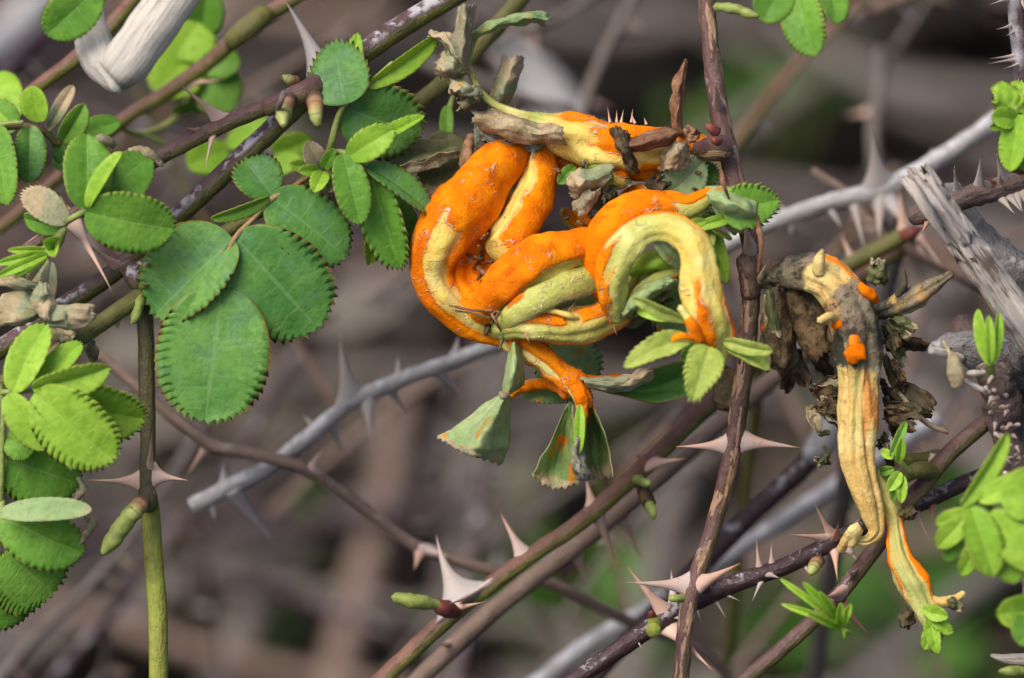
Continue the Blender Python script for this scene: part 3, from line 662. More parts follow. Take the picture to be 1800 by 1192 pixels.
cC = Cane('rose_shoot', 'upright cane fading from brown to bright green with paired tan thorns', 'rose shoot',
          [(238, 478, -2, 15), (247, 510, -1, 16), (256, 580, 0, 16), (258, 680, 0, 16), (260, 780, 0, 15), (258, 850, 0, 15), (264, 900, 0, 16), (270, 980, 0, 16), (277, 1080, 0, 16), (279, 1200, 0, 16), (281, 1300, -4, 16)], S_VERT, b_ground=(0.0, 0.05), seg=18)
cC.S2 = tube(cC.root, 'green_lower_stem', [(264, 888, 0.3, 16.6), (270, 980, 0.3, 17), (277, 1080, 0.3, 17), (279, 1200, 0.3, 17), (280, 1290, -3, 17)], S_GREEN, 18, lump=0.06)[0]
cC.thorn(246, 846, 150, 847, -2, 62, 16, T_TAN, -0.03); cC.thorn(272, 838, 331, 842, 5, 84, 20, T_TAN, 0.03); cC.thorn(266, 826, 267, 764, 9, 22, 16, T_TAN)
bud(cC.root, [(256, 878, 4, 9), (244, 890, 7, 14), (228, 908, 9, 16), (210, 932, 10, 17), (193, 955, 10, 14), (182, 972, 10, 7)], BUDGREEN)
bud(cC.root, [(256, 876, 8, 10), (246, 888, 9, 16), (236, 900, 10, 16), (228, 910, 10, 12)], BUD, name='bud_scale')
tube(cC.root, 'node_swelling', [(258, 862, 2, 15), (260, 876, 3, 18), (263, 890, 2, 17)], S_VERT, 14, lump=0.2, step=0.0005)
tube(cC.root, 'node_swelling', [(222, 470, 0, 12), (238, 482, 3, 20), (246, 502, 3, 17)], S_PURPLE, 14, lump=0.2, step=0.0005)

cD = Cane('rose_cane', 'long upright purple brown cane with flaking bark that bears the orange gall', 'rose cane',
          [(1236, -120, -6, 16), (1242, 0, -4, 16), (1250, 90, -3, 17), (1262, 180, -2, 19), (1276, 250, -1, 20), (1292, 320, 0, 19), (1312, 390, 0, 19), (1322, 450, 0, 19), (1320, 530, 0, 18), (1310, 630, 0, 18), (1300, 710, 0, 18), (1290, 780, 0, 18), (1272, 860, 0, 17), (1246, 950, 0, 16), (1222, 1025, 1, 17), (1208, 1080, 4, 16), (1197, 1192, 5, 16), (1190, 1290, 2, 16)], S_BARK, b_ground=(-0.01, 0.05), seg=22, lump=0.10)
cD.thorn(1278, 780, 1188, 788, 2, 60, 22, T_TAN, -0.03); cD.thorn(1302, 775, 1407, 785, 2, 70, 26, T_TAN, 0.02)
cD.thorn(1212, 1030, 1097, 1026, 6, 66, 24, T_PALE, -0.02); cD.thorn(1232, 1028, 1302, 990, 14, 56, 26, T_TAN); cD.thorn(1262, 190, 1258, 150, 14, 30, 24, T_PALE)
cD.thorn(1318, 440, 1310, 395, 17, 50, 30, T_PALE); cD.thorn(1334, 505, 1352, 455, 8, 26, 20, DRYTAN)
bud(cD.root, [(1258, 232, 8, 10), (1250, 226, 9, 8), (1243, 220, 9, 5)], BUDRED); bud(cD.root, [(1262, 247, 11, 9), (1255, 247, 12, 7)], BUDRED)
bud(cD.root, [(1200, 1052, 8, 7), (1188, 1052, 9, 7), (1178, 1052, 9, 6)], BUDGREEN)
tube(cD.root, 'node_swelling', [(1222, 264, 1, 14), (1240, 262, 3, 18), (1258, 258, 4, 22), (1276, 262, 3, 20)], S_BARK, 18, lump=0.25, step=0.0005, wr=0.1)
tube(cD.root, 'node_swelling', [(1312, 452, 1, 17), (1318, 486, 1, 20), (1320, 520, 1, 17)], S_BARK, 18, lump=0.25, step=0.0005, wr=0.1)
for p in ([(1268, 300, 17, 3), (1272, 325, 19, 4), (1282, 350, 17, 2)], [(1330, 380, 12, 4), (1338, 430, 14, 5), (1333, 480, 12, 3)], [(1304, 560, 15, 2), (1302, 600, 17, 3), (1300, 640, 14, 2)], [(1286, 820, 14, 3), (1276, 870, 16, 3), (1266, 905, 13, 2)]):
    tube(cD.root, 'bark_flake', p, DRYRED, 7, lump=0.4, step=0.0006, flat=0.3)

cE = Cane('spiny_cane', 'dark purple cane bristling with fine pale spines under the crossing point', 'spiny cane',
          [(880, 1290, -2, 17), (1010, 1195, -1, 17), (1090, 1140, -1, 18), (1160, 1092, -2, 19), (1230, 1052, -3, 20), (1300, 1022, -3, 18), (1380, 995, -3, 17), (1460, 955, -4, 17), (1530, 920, -6, 16), (1620, 884, -8, 16), (1680, 856, -9, 16), (1760, 822, -10, 16), (1850, 780, -12, 16), (2000, 720, -20, 16)], S_DARKP, a_ground=(-0.04, 0.05), seg=18)
cE.thorn(1175, 1086, 1098, 1000, 4, 60, 26, T_TAN, 0.05); cE.thorn(1190, 1090, 1180, 1000, -4, 56, 30, T_PALE, 0.0); cE.thorn(1180, 1110, 1254, 1180, 8, 50, 22, T_TAN)
cE.thorn(1333, 998, 1325, 951, 2, 22, 12, T_TAN, 0.1); cE.thorn(1354, 990, 1354, 955, 2, 22, 12, T_TAN, 0.05); cE.thorn(1340, 1020, 1322, 1058, 4, 20, 10, T_PALE); cE.thorn(1350, 1012, 1370, 1016, 14, 26, 12, T_PALE)
cE.thorn(1452, 945, 1392, 933, 8, 42, 16, T_TAN, -0.1); cE.thorn(1460, 940, 1427, 885, 6, 36, 14, T_TAN, 0.05); cE.thorn(1468, 948, 1474, 918, 16, 36, 14, T_RED); cE.thorn(1470, 966, 1472, 1022, 6, 34, 16, T_TAN); cE.thorn(1490, 968, 1506, 984, 14, 40, 20, T_PALE)
cE.thorn(1640, 888, 1637, 921, 4, 20, 14, T_RED); cE.thorn(1610, 900, 1632, 948, 8, 22, 10, T_TAN)
for x, y, tx, ty in ((1252, 1042, 1248, 1024), (1264, 1036, 1260, 1016), (1275, 1030, 1270, 1012), (1290, 1022, 1286, 1006), (1302, 1018, 1296, 1004), (1262, 1064, 1276, 1086), (1276, 1052, 1300, 1056), (1228, 1072, 1232, 1092), (1095, 1128, 1090, 1118), (1050, 1158, 1046, 1148), (1120, 1126, 1128, 1140), (1405, 975, 1408, 962), (1420, 1002, 1424, 1014), (1240, 1046, 1234, 1030)):
    cE.thorn(x, y, tx, ty, 3, 11, 6, T_PALE)
cE.prickles(0.30, 0.52, 26, (8, 16), None, T_PALE, 0.5, 0.4)
bud(cE.root, [(1440, 985, 4, 11), (1430, 998, 7, 11), (1424, 1010, 8, 4)], BUD)
tube(cE.root, 'cut_side_stub', [(1152, 1092, 8, 12), (1149, 1104, 14, 13), (1148, 1108, 17, 13)], S_GREEN, 14, lump=0.05, step=0.0004, capb='flat'); bud(cE.root, [(1150, 1090, 8, 7), (1146, 1080, 11, 7), (1144, 1076, 12, 3)], BUDRED)

cE2 = Cane('rose_cane', 'smooth purple brown cane slanting up behind the decayed gall', 'rose cane',
           [(1200, 1290, 6, 15), (1310, 1195, 5, 15), (1400, 1118, 4, 15), (1470, 1050, 2, 16), (1535, 968, 0, 16), (1585, 895, -1, 16), (1625, 850, -2, 17), (1665, 800, -2, 17), (1735, 740, -3, 17), (1810, 680, -6, 17), (1960, 560, -20, 17)], S_PURPLE2, a_ground=(-0.03, 0.05), seg=18)
cE2.thorn(1478, 1045, 1452, 1052, 14, 56, 26, T_TAN, 0.03); cE2.thorn(1490, 1075, 1534, 1118, -6, 36, 16, T_RED, -0.04); cE2.thorn(1500, 1010, 1490, 1004, 17, 50, 6, T_PALE); cE2.thorn(1628, 800, 1606, 774, -4, 24, 12, T_TAN)
tube(cE2.root, 'side_stub', [(1650, 800, -4, 12), (1620, 806, -2, 11), (1590, 810, 0, 11)], S_OLIVE, 12, lump=0.12, capb='flat'); tube(cE2.root, 'side_stub', [(1645, 830, -2, 14), (1615, 826, 2, 15), (1590, 838, 4, 12)], S_OLIVE, 12, lump=0.15)

cF = Cane('rose_cane', 'brown and olive cane rising behind the hanging gall leaves', 'rose cane',
          [(540, 1310, -14, 18), (665, 1200, -14, 18), (745, 1125, -14, 18), (810, 1068, -14, 17), (860, 1030, -15, 17), (940, 972, -17, 17), (1020, 918, -19, 17), (1100, 850, -21, 18), (1170, 785, -24, 18), (1230, 725, -28, 18), (1300, 660, -34, 18), (1420, 560, -45, 17), (1600, 420, -60, 17)], S_BROWNOL, a_ground=(-0.02, 0.05), seg=18)
cF.thorn(810, 1052, 742, 958, -2, 150, 40, T_GREY, 0.25); cF.thorn(828, 1045, 790, 1062, 14, 110, 14, T_PALE); cF.thorn(920, 972, 876, 903, 0, 50, 22, T_TAN, 0.05); cF.thorn(1040, 890, 1030, 840, -2, 40, 22, T_TAN); cF.thorn(800, 1068, 852, 1058, 16, 40, 14, T_TAN)
cF.thorn(1140, 818, 1205, 806, 12, 70, 24, T_TAN); cF.thorn(1050, 900, 1080, 985, -6, 40, 26, T_TAN); cF.thorn(1135, 815, 1118, 798, 4, 34, 18, T_RED)
bud(cF.root, [(800, 1078, -10, 12), (780, 1068, -6, 15), (768, 1062, -5, 12)], BUDRED); bud(cF.root, [(770, 1064, -5, 9), (745, 1060, -3, 13), (716, 1054, -2, 14), (694, 1050, -2, 9)], BUDGREEN)
bud(cF.root, [(1118, 842, -14, 8), (1136, 849, -10, 8), (1140, 851, -9, 6)], BUDGREEN); bud(cF.root, [(1126, 850, -16, 13), (1136, 872, -14, 14), (1142, 886, -13, 12)], DRYBROWN, name='bud_scale'); bud(cF.root, [(1140, 882, -13, 8), (1146, 898, -12, 9), (1150, 910, -12, 5)], BUDGREEN)

cF2 = Cane('rose_cane', 'pale brown cane running close behind the brown olive cane', 'rose cane',
           [(600, 1310, -32, 19), (730, 1200, -32, 19), (830, 1105, -33, 19), (920, 1030, -34, 20), (1000, 968, -36, 20), (1080, 905, -38, 19), (1180, 820, -42, 18), (1330, 690, -55, 18), (1560, 500, -80, 18)], S_TWIG, a_ground=(-0.02, 0.05))
cF2.thorn(1010, 965, 1030, 1030, -6, 50, 24, T_TAN); cF2.thorn(790, 1130, 770, 1134, 10, 30, 12, T_TAN); cF2.thorn(1090, 900, 1130, 985, -8, 50, 24, T_TAN)

cG = Cane('dry_twig', 'thin dry brown twig zigzagging below the bluish leaflets', 'dry twig',
          [(150, 600, -40, 11), (285, 718, -37, 12), (340, 760, -36, 12), (375, 785, -36, 13), (450, 800, -35, 12), (520, 818, -34, 13), (570, 845, -35, 12), (640, 893, -37, 12), (700, 940, -39, 12), (745, 966, -40, 13), (860, 1002, -42, 12), (960, 1022, -46, 12), (1020, 1050, -50, 12), (1090, 1085, -55, 11), (1260, 1170, -70, 10)], S_TWIG, b_ground=(0.05, 0.06), seg=12)
cG.thorn(368, 780, 328, 836, -4, 34, 16, T_TAN); cG.thorn(548, 828, 556, 785, 4, 50, 22, T_TAN, 0.2); cG.thorn(738, 968, 728, 1002, 4, 34, 24, T_TAN); cG.thorn(760, 968, 790, 980, 4, 60, 22, T_PALE); cG.thorn(955, 1018, 966, 975, 0, 40, 20, T_TAN)

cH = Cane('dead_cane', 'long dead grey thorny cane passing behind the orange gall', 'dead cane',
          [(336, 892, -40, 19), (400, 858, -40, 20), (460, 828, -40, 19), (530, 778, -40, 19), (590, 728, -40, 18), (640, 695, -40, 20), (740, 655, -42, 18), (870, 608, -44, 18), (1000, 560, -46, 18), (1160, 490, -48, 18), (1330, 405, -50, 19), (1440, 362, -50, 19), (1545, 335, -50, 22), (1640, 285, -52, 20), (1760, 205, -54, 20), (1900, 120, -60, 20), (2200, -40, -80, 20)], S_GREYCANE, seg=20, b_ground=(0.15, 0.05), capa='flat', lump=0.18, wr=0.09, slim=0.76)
for a in ((618, 700, 584, 592, 4, 100, 36, 0.12), (648, 705, 652, 778, 4, 60, 30, 0.0), (555, 756, 534, 730, 0, 40, 24, 0), (585, 745, 602, 795, -4, 40, 22, 0), (700, 660, 700, 625, 0, 34, 20, 0), (770, 652, 812, 700, -4, 44, 22, 0), (690, 690, 716, 730, -4, 30, 16, 0), (412, 868, 480, 962, -8, 50, 34, 0.06), (392, 850, 392, 810, 0, 34, 22, 0), (800, 620, 806, 590, 0, 34, 20, 0), (374, 880, 378, 915, 0, 34, 26, 0),
          (1541, 320, 1528, 222, 6, 110, 40, 0.05), (1550, 350, 1546, 420, 4, 60, 34, 0), (1560, 350, 1648, 470, 10, 60, 26, 0.05), (1392, 385, 1390, 415, 0, 34, 22, 0), (1460, 368, 1480, 400, 2, 30, 18, 0), (1385, 378, 1370, 360, 0, 30, 20, 0), (1650, 275, 1635, 262, 0, 40, 26, 0), (1500, 352, 1520, 440, 4, 40, 20, 0)):
    cH.thorn(*a[:4], a[4], a[5] * 0.8, a[6] * 0.95, T_GREY, a[7])

cI = Cane('rose_cane', 'blurred dark plum cane with a grey broken top behind the decayed gall', 'rose cane',
          [(1020, 1230, -58, 16), (1130, 1100, -56, 18), (1240, 985, -54, 20), (1320, 905, -54, 20), (1395, 838, -54, 20), (1440, 790, -54, 22), (1452, 765, -54, 25)], S_DARKP, a_ground=(-0.03, 0.06), capb='flat')
tube(cI.root, 'broken_grey_top', [(1425, 802, -52, 22), (1446, 778, -52, 28), (1458, 745, -52, 24)], S_GREYCANE, 14, lump=0.2)
cI2 = Cane('dead_cane', 'blurred ash grey cane crossing below the spiny cane', 'dead cane',
           [(820, 1300, -75, 20), (940, 1205, -75, 22), (1040, 1130, -76, 23), (1130, 1078, -78, 22), (1230, 1010, -82, 20), (1400, 900, -95, 20), (1640, 740, -120, 20)], S_GREYCANE, a_ground=(-0.02, 0.04), slim=0.75)

cK = Cane('rose_shoot', 'blurred olive shoot with a pink tip behind the dead black green bud', 'rose shoot',
          [(1340, 620, -60, 12), (1400, 540, -52, 13), (1480, 475, -46, 16), (1540, 440, -44, 17), (1585, 415, -44, 16), (1610, 405, -44, 10)], S_OLIVE, a_ground=(-0.02, 0.08), seg=14)
cK.thorn(1590, 412, 1580, 330, 2, 40, 22, T_TAN); cK.thorn(1500, 462, 1478, 410, 0, 34, 18, T_TAN); cK.thorn(1606, 408, 1655, 470, 2, 34, 20, T_TAN); bud(cK.root, [(1588, 414, -40, 12), (1604, 408, -39, 12), (1616, 402, -39, 6)], BUDRED)
cK2 = Cane('rose_cane', 'blurred slate plum cane upright behind the olive shoot', 'rose cane', [(1500, 760, -70, 18), (1535, 600, -66, 20), (1556, 500, -64, 22), (1572, 440, -64, 20), (1580, 405, -64, 12)], S_GREYBR, a_ground=(-0.03, 0.06), seg=12)
cK3 = Cane('dry_twig', 'thin pinkish thorny twig blurred above the decayed gall', 'dry twig', [(1430, 300, -60, 8), (1500, 345, -58, 9), (1560, 395, -56, 9), (1600, 440, -56, 10), (1650, 470, -58, 9), (1800, 560, -70, 9)], S_TWIG, b_ground=(0.05, 0.08), seg=10)
cK3.thorn(1560, 395, 1590, 350, 0, 26, 14, T_TAN); cK3.thorn(1520, 360, 1490, 390, 0, 26, 14, T_TAN); cK3.thorn(1620, 452, 1610, 410, 0, 26, 14, T_TAN)
cL = Cane('spiny_cane', 'upright plum cane crusted with grey bloom and straight spines', 'spiny cane',
          [(1768, -160, 2, 17), (1785, -10, 4, 18), (1792, 60, 4, 19), (1800, 140, 4, 19), (1812, 240, 2, 19), (1830, 380, 0, 19), (1850, 560, 0, 19), (1870, 900, 0, 19), (1880, 1300, -4, 19)], stem_mat('cane_plum_crusted', (0.05, 0.018, 0.026), (0.05, 0.02, 0.025), bloom=(0.44, 0.43, 0.46), bl=1.15, rough=0.4), b_ground=(0.02, 0.05), seg=20)
for x, y, tx, ty in ((1772, -2, 1740, 8), (1778, 46, 1751, 52), (1781, 56, 1769, 63), (1784, 96, 1741, 103), (1788, 104, 1738, 112), (1796, 110, 1765, 121), (1802, -2, 1800, 16)): cL.thorn(x, y, tx, ty, 6, 16, 8, T_PALE)

cN = Cane('rose_cane', 'blurred rusty brown cane behind the bent bleached stick', 'rose cane',
          [(-120, 285, -30, 14), (0, 205, -28, 14), (70, 150, -27, 14), (130, 105, -26, 15), (200, 40, -26, 15), (245, -15, -26, 15), (360, -160, -34, 15)], S_BROWNOL, a_ground=(-0.05, 0.05))
cN2 = Cane('rose_cane', 'blurred brown and olive cane leading to a knobbly green node', 'rose cane',
           [(-240, 560, -50, 13), (0, 400, -46, 13), (120, 295, -44, 13), (215, 212, -42, 14), (290, 165, -40, 15), (360, 115, -38, 15), (430, 55, -36, 17), (470, 25, -36, 17), (560, -30, -36, 15), (700, -120, -40, 15)], S_BROWNOL, a_ground=(-0.05, 0.06))
tube(cN2.root, 'green_node', [(405, 75, -35, 16), (440, 45, -33, 20), (468, 22, -35, 17)], S_OLIVE, 14, lump=0.15); cN2.thorn(450, 45, 500, 30, 0, 50, 20, T_TAN); cN2.thorn(330, 150, 390, 140, 2, 30, 14, T_TAN)

# ------------------------------------------------------------------ dead sticks
st = Cane('dead_stick', 'weathered pale stick with a snapped end leaning across spiny brown stub', 'dead stick',
          [(1612, 305, 16, 30), (1640, 345, 16, 30), (1700, 432, 14, 32), (1760, 515, 12, 33), (1830, 610, 10, 34), (1950, 780, 4, 34)], W_PALE, b_ground=(0.06, 0.03), seg=30, lump=0.12, wr=0.07, capa='flat', step=0.0009, rough_end=0.004)
for p in ([(1590, 316, 18, 9), (1612, 340, 20, 11), (1640, 385, 20, 9), (1668, 430, 18, 4)], [(1612, 312, 20, 5), (1640, 350, 27, 7), (1690, 420, 27, 3)], [(1632, 306, 17, 6), (1655, 350, 22, 6), (1700, 410, 22, 3)]):
    tube(st.root, 'wood_splinter', p, W_PALE, 10, lump=0.25, step=0.0008)
sv = Cane('dead_stick', 'bleached stick snapped into a sharp elbow above the left leaves', 'dead stick',
          [(160, -160, 4, 34), (152, 0, 14, 34), (160, 60, 16, 36), (180, 105, 18, 40), (214, 142, 20, 30)], W_WHITE, seg=22, lump=0.08, step=0.0009, capb='taper')
tube(sv.root, 'bent_over_half', [(196, 150, 18, 8), (214, 122, 21, 40), (246, 80, 22, 44), (290, 15, 22, 44), (350, -70, 20, 44), (440, -200, 14, 42)], W_WHITE, 24, lump=0.10, step=0.0009, rough_end=0.003)
tube(sv.root, 'wood_splinter', [(170, 112, 25, 6), (200, 152, 25, 8), (212, 163, 24, 3)], W_WHITE, 8, lump=0.3, step=0.0007)

# gnarled grey rose stump on the right with its brown spiny stub
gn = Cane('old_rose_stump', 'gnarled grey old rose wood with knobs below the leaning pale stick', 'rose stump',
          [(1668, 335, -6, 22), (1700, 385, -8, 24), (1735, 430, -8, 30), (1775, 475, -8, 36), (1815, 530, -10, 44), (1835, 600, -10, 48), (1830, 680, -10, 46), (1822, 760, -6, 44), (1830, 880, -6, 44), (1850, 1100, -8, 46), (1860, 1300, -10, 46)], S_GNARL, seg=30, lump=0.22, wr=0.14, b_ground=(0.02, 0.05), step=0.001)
tube(gn.root, 'knotty_branch', [(1640, 612, 6, 14), (1690, 608, 6, 26), (1735, 622, 4, 34), (1790, 640, 0, 40), (1830, 650, -6, 42)], S_GNARL, 30, lump=0.28, step=0.0006, wr=0.16)
tube(gn.root, 'knotty_branch', [(1690, 560, -2, 14), (1700, 590, 0, 26), (1740, 640, 4, 34), (1760, 700, 2, 32), (1770, 760, 0, 26), (1790, 830, -2, 26), (1820, 900, -6, 30)], S_SPINYBR, 28, lump=0.26, step=0.0006, wr=0.14)
tube(gn.root, 'pale_peg', [(1690, 630, 8, 8), (1660, 622, 11, 9), (1636, 616, 13, 7)], W_WHITE, 10, lump=0.2, capb='flat', step=0.0006)
for p in ([(1742, 655, 14, 5), (1715, 656, 16, 6), (1700, 657, 16, 4)], [(1696, 668, 14, 4), (1716, 680, 15, 5), (1740, 690, 15, 4)]): tube(gn.root, 'pale_peg', p, W_WHITE, 8, lump=0.2, step=0.0005)
bud(gn.root, [(1658, 600, 14, 3), (1668, 618, 16, 4), (1676, 632, 17, 11), (1680, 655, 18, 16), (1680, 672, 18, 13), (1676, 680, 18, 6)], DRYTAN, name='dry_bud')
rr = random.Random(5)
for k in range(46):
    a = rr.random(); c = (lerp(1745, 1790, a) + rr.uniform(-22, 26), lerp(640, 860, a) + rr.uniform(-14, 14))
    thorn(gn.root, 'bristle', (c[0], c[1], rr.uniform(16, 20)), (c[0] + rr.uniform(-16, 14), c[1] + rr.uniform(-10, 14), rr.uniform(20, 26)), RIGHT, 10, 8, T_PALE)
sb = Cane('spiny_stub', 'brown stub covered in grey spines jutting past the leaning stick', 'spiny stub',
          [(1602, 385, -2, 14), (1622, 375, -1, 20), (1660, 360, 0, 19), (1690, 350, 1, 21), (1740, 335, 0, 20), (1810, 315, -2, 20), (1900, 280, -8, 20), (2050, 240, -20, 20)], S_SPINYBR, seg=24, lump=0.22, wr=0.12, capa='flat', step=0.0007, b_ground=(0.04, 0.02))
for x, y, tx, ty, L in ((1682, 335, 1674, 292, 26), (1688, 335, 1672, 300, 20), (1720, 326, 1720, 280, 40), (1728, 330, 1722, 300, 26), (1766, 315, 1748, 272, 44), (1758, 318, 1755, 306, 20), (1770, 330, 1756, 322, 20), (1762, 356, 1780, 376, 30), (1776, 350, 1792, 372, 34), (1790, 345, 1794, 372, 40), (1800, 336, 1802, 366, 40)):
    sb.thorn(x, y, tx, ty, 6, L, L * .5, T_GREY, 0.05)
sb.thorn(1636, 392, 1620, 412, 4, 24, 14, ORANGE if False else T_RED); sb.thorn(1752, 318, 1722, 308, 8, 20, 8, T_RED)
sb.prickles(0.15, 0.5, 22, (12, 30), (-90, 0, 60, 100), T_GREY, 0.6, 0.5)
tg = Cane('dry_twig', 'short grey broken twig tip poking in under the stump leaves', 'dry twig', [(1742, 1152, 4, 3), (1765, 1158, 4, 9), (1805, 1160, 3, 12), (1900, 1168, 0, 12)], W_PALE, seg=12, lump=0.15, b_ground=(0.03, 0.04))
tg2 = Cane('rose_shoot', 'pinkish shoot tip with a pale bud under the grey twig tip', 'rose shoot', [(1790, 1180, 4, 10), (1820, 1184, 4, 12), (1900, 1200, 0, 12)], S_PETRED, seg=12, b_ground=(0.03, 0.04)); bud(tg2.root, [(1796, 1180, 5, 10), (1775, 1180, 6, 10), (1758, 1180, 6, 5)], BUDGREEN)

# ------------------------------------------------------------------ blurred dead branches lying low over the soil
for lab, pts, mt in (
    ('thick bleached branch blurred far behind the elbow of the stick', [(-160, 190, 0.30, 50), (0, 70, 0.30, 52), (90, -10, 0.30, 50), (300, -180, 0.28, 46)], S_GREYCANE),
    ('broad pale fallen branch lying level behind the withered top leaf', [(820, -30, 0.05, 26), (960, 40, 0.05, 34), (1120, 60, 0.05, 30), (1260, 20, 0.05, 30), (1500, -80, 0.05, 26)], S_GREYBR),
    ('pale fallen branch sloping down behind the plum cane', [(1360, 20, 0.06, 30), (1480, 110, 0.06, 40), (1600, 160, 0.06, 44), (1760, 170, 0.06, 40), (2000, 190, 0.06, 36)], S_GREYBR),
    ('pale dead branch lying level behind the largest bluish leaflet', [(300, 540, 0.16, 24), (480, 518, 0.16, 28), (620, 498, 0.16, 30), (760, 505, 0.16, 28), (1000, 540, 0.14, 26)], S_GREYBR),
    ('grey dead branch below the lime leaf tuft sloping to the soil', [(1420, 1290, 0.14, 30), (1560, 1160, 0.14, 32), (1700, 1040, 0.14, 36), (1860, 940, 0.14, 34), (2100, 780, 0.14, 30)], S_GREYBR),
    ('grey brown dead branch standing behind the rusted hanging stalk', [(780, 1260, 0.04, 40), (800, 1050, 0.06, 44), (835, 800, 0.08, 44), (880, 600, 0.10, 40)], S_GREYBR),
    ('dark bent twig under the green lower stem', [(300, 1000, 0.22, 15), (420, 1020, 0.22, 16), (560, 1060, 0.22, 16), (700, 1120, 0.22, 15), (900, 1240, 0.2, 14)], S_DARKP),
    ('dull grey branch leaning behind the triangular hanging leaf', [(560, 1290, 0.05, 44), (620, 1080, 0.06, 46), (680, 850, 0.08, 44), (710, 680, 0.10, 34)], S_TWIG),
    ('grey branch blurred behind the plum cane and thorny crossing', [(1100, 1240, 0.06, 40), (1150, 1000, 0.08, 42), (1190, 850, 0.09, 40), (1240, 700, 0.1, 30)], S_GREYBR),
    ('grey branch lying behind the decayed gall and pale stick', [(1540, 620, 0.10, 30), (1650, 730, 0.10, 46), (1760, 830, 0.10, 44), (1950, 980, 0.10, 36)], S_GREYBR),
    ('muted grey branch blurred behind the top of the orange gall', [(900, 90, 0.14, 26), (965, 170, 0.14, 40), (1000, 230, 0.14, 36), (1090, 340, 0.12, 28)], S_GREYCANE),
    ('pale log end blurred below the bright green lower stem', [(380, 1240, 0.04, 50), (440, 1080, 0.05, 56), (500, 1000, 0.05, 46), (560, 940, 0.05, 30)], S_GREYBR)):
    Cane('dead_branch', lab, 'dead branch', [(x, y, gd(x, y, hh), r) for x, y, hh, r in pts], mt, seg=12, lump=0.15, step=0.006, slim=0.62)
rr = random.Random(21)
for k in range(80):
    x = rr.uniform(-0.40, 0.40); y = rr.uniform(0.35, 1.35); a = rr.uniform(-0.8, 0.9); L = rr.uniform(0.08, 0.30); r = rr.uniform(0.0018, 0.005); z = rr.uniform(0.006, 0.07)
    pts = []
    for q in (-1, -0.3, 0.3, 1):
        W = Vector((x + cos(a) * L * q + rr.uniform(-.012, .012), y + sin(a) * L * q + rr.uniform(-.012, .012), z + rr.uniform(-.012, .02))); v = Pinv(W); pts.append((*v, r / px(v[2])))
    Cane('fallen_twig', 'fallen grey brown twig lying on the leaf litter', 'fallen twig', pts, (S_GREYBR, S_DARKP, S_GREYBR, S_TWIG, S_GREYBR)[k % 5], group='fallen twigs on the litter', seg=9, step=0.008, lump=0.12)

rr = random.Random(77)
for k in range(44):
    x, y, d = rr.uniform(-150, 1950), rr.uniform(-100, 1300), -rr.uniform(130, 280); a = rr.choice((-0.6, -0.6, -0.75, 0.5, 0.2, -1.1, 1.3)) + rr.uniform(-.3, .3); L = rr.uniform(160, 480); r = rr.uniform(4, 11); pts = []
    for q in (-1, -0.4, 0.2, 1): pts.append((x + cos(a) * L * q + rr.uniform(-25, 25), y + sin(a) * L * q + rr.uniform(-25, 25), d + q * rr.uniform(-30, 30), r * (1.1 - 0.3 * q)))
    cT = Cane('thicket_twig', 'thin blurred dry twig in the tangle behind the canes', 'thicket twig', pts, (S_GREYBR, S_TWIG, S_DARKP, S_GREYBR, S_DARKP, S_BROWNOL)[k % 6], group='thin twigs in the tangle behind', seg=8, step=0.003, lump=0.15)
    cT.prickles(0.05, 0.95, 3, (30, 60), None, T_GREY if k % 3 else T_TAN, 0.3, 0.5)
# ------------------------------------------------------------------ leaves of the canes: leaf stalk > leaflets
def leaf(cane, stalk, items, mat=S_PETIOLE, name='leaf'):
    """a compound leaf: its stalk is the part, its blades the sub-parts"""
    o = tube(cane.root, name, stalk, mat, 8, lump=0.05, step=0.0007)[0]
    for it in items:
        b, t, w, m = it[:4]; leaflet(o, b, t, w, m, **(it[4] if len(it) > 4 else {}))
    return o
# the bluish compound leaf on the olive shoot
leaf(cB, [(560, 300, -2, 5), (520, 326, 4, 5), (480, 348, 6, 5), (445, 385, 7, 5), (412, 420, 8, 5), (398, 460, 8, 4), (390, 508, 8, 4)], [
    ((390, 506, 8), (360, 738, 8), 196, LEAF, dict(fold=4, arch=0.03, teeth=13, tooth=0.045, wave=0.05)),
    ((412, 421, 8), (274, 552, 6), 168, LEAF, dict(fold=14, roll=-18, arch=0.03, teeth=10, tooth=0.05, halves=(0.72, 1.15))),
    ((412, 414, 8), (556, 574, 4), 176, LEAF, dict(fold=6, arch=0.05, teeth=11, tooth=0.05, wide=0.05)),
    ((474, 346, 6), (606, 450, 4), 122, LEAF, dict(fold=10, roll=12, arch=0.05, teeth=9, tooth=0.05)),
    ((478, 345, 6), (430, 284, 4), 88, LEAF, dict(fold=16, roll=-20, arch=0.04, teeth=7, tooth=0.08)),
    ((474, 347, 7), (372, 384, 8), 34, MID, dict(fold=35, roll=40, teeth=6, tooth=0.1))], S_PETRED)
# young leaf reaching up
leaf(cB, [(566, 302, -4, 8), (580, 262, 2, 7), (592, 215, 4, 6), (606, 184, 6, 5), (640, 156, 6, 5), (690, 110, 4, 4)], [
    ((606, 184, 7), (588, 76, 4), 106, LEAF, dict(fold=10, roll=12, teeth=7, tooth=0.085, wide=-0.25, arch=0.02)),
    ((612, 180, 5), (628, 60, 2), 34, YOUNG, dict(fold=30, teeth=6, tooth=0.1)),
    ((600, 186, 4), (735, 232, 0), 132, LEAF, dict(fold=8, roll=-16, teeth=8, tooth=0.07)),
    ((644, 152, 6), (765, 66, 0), 56, YOUNG, dict(fold=48, roll=-30, teeth=8, tooth=0.10, arch=0.05)),
    ((598, 214, 3), (640, 240, 0), 40, MID, dict(fold=12, teeth=5, tooth=0.08))])
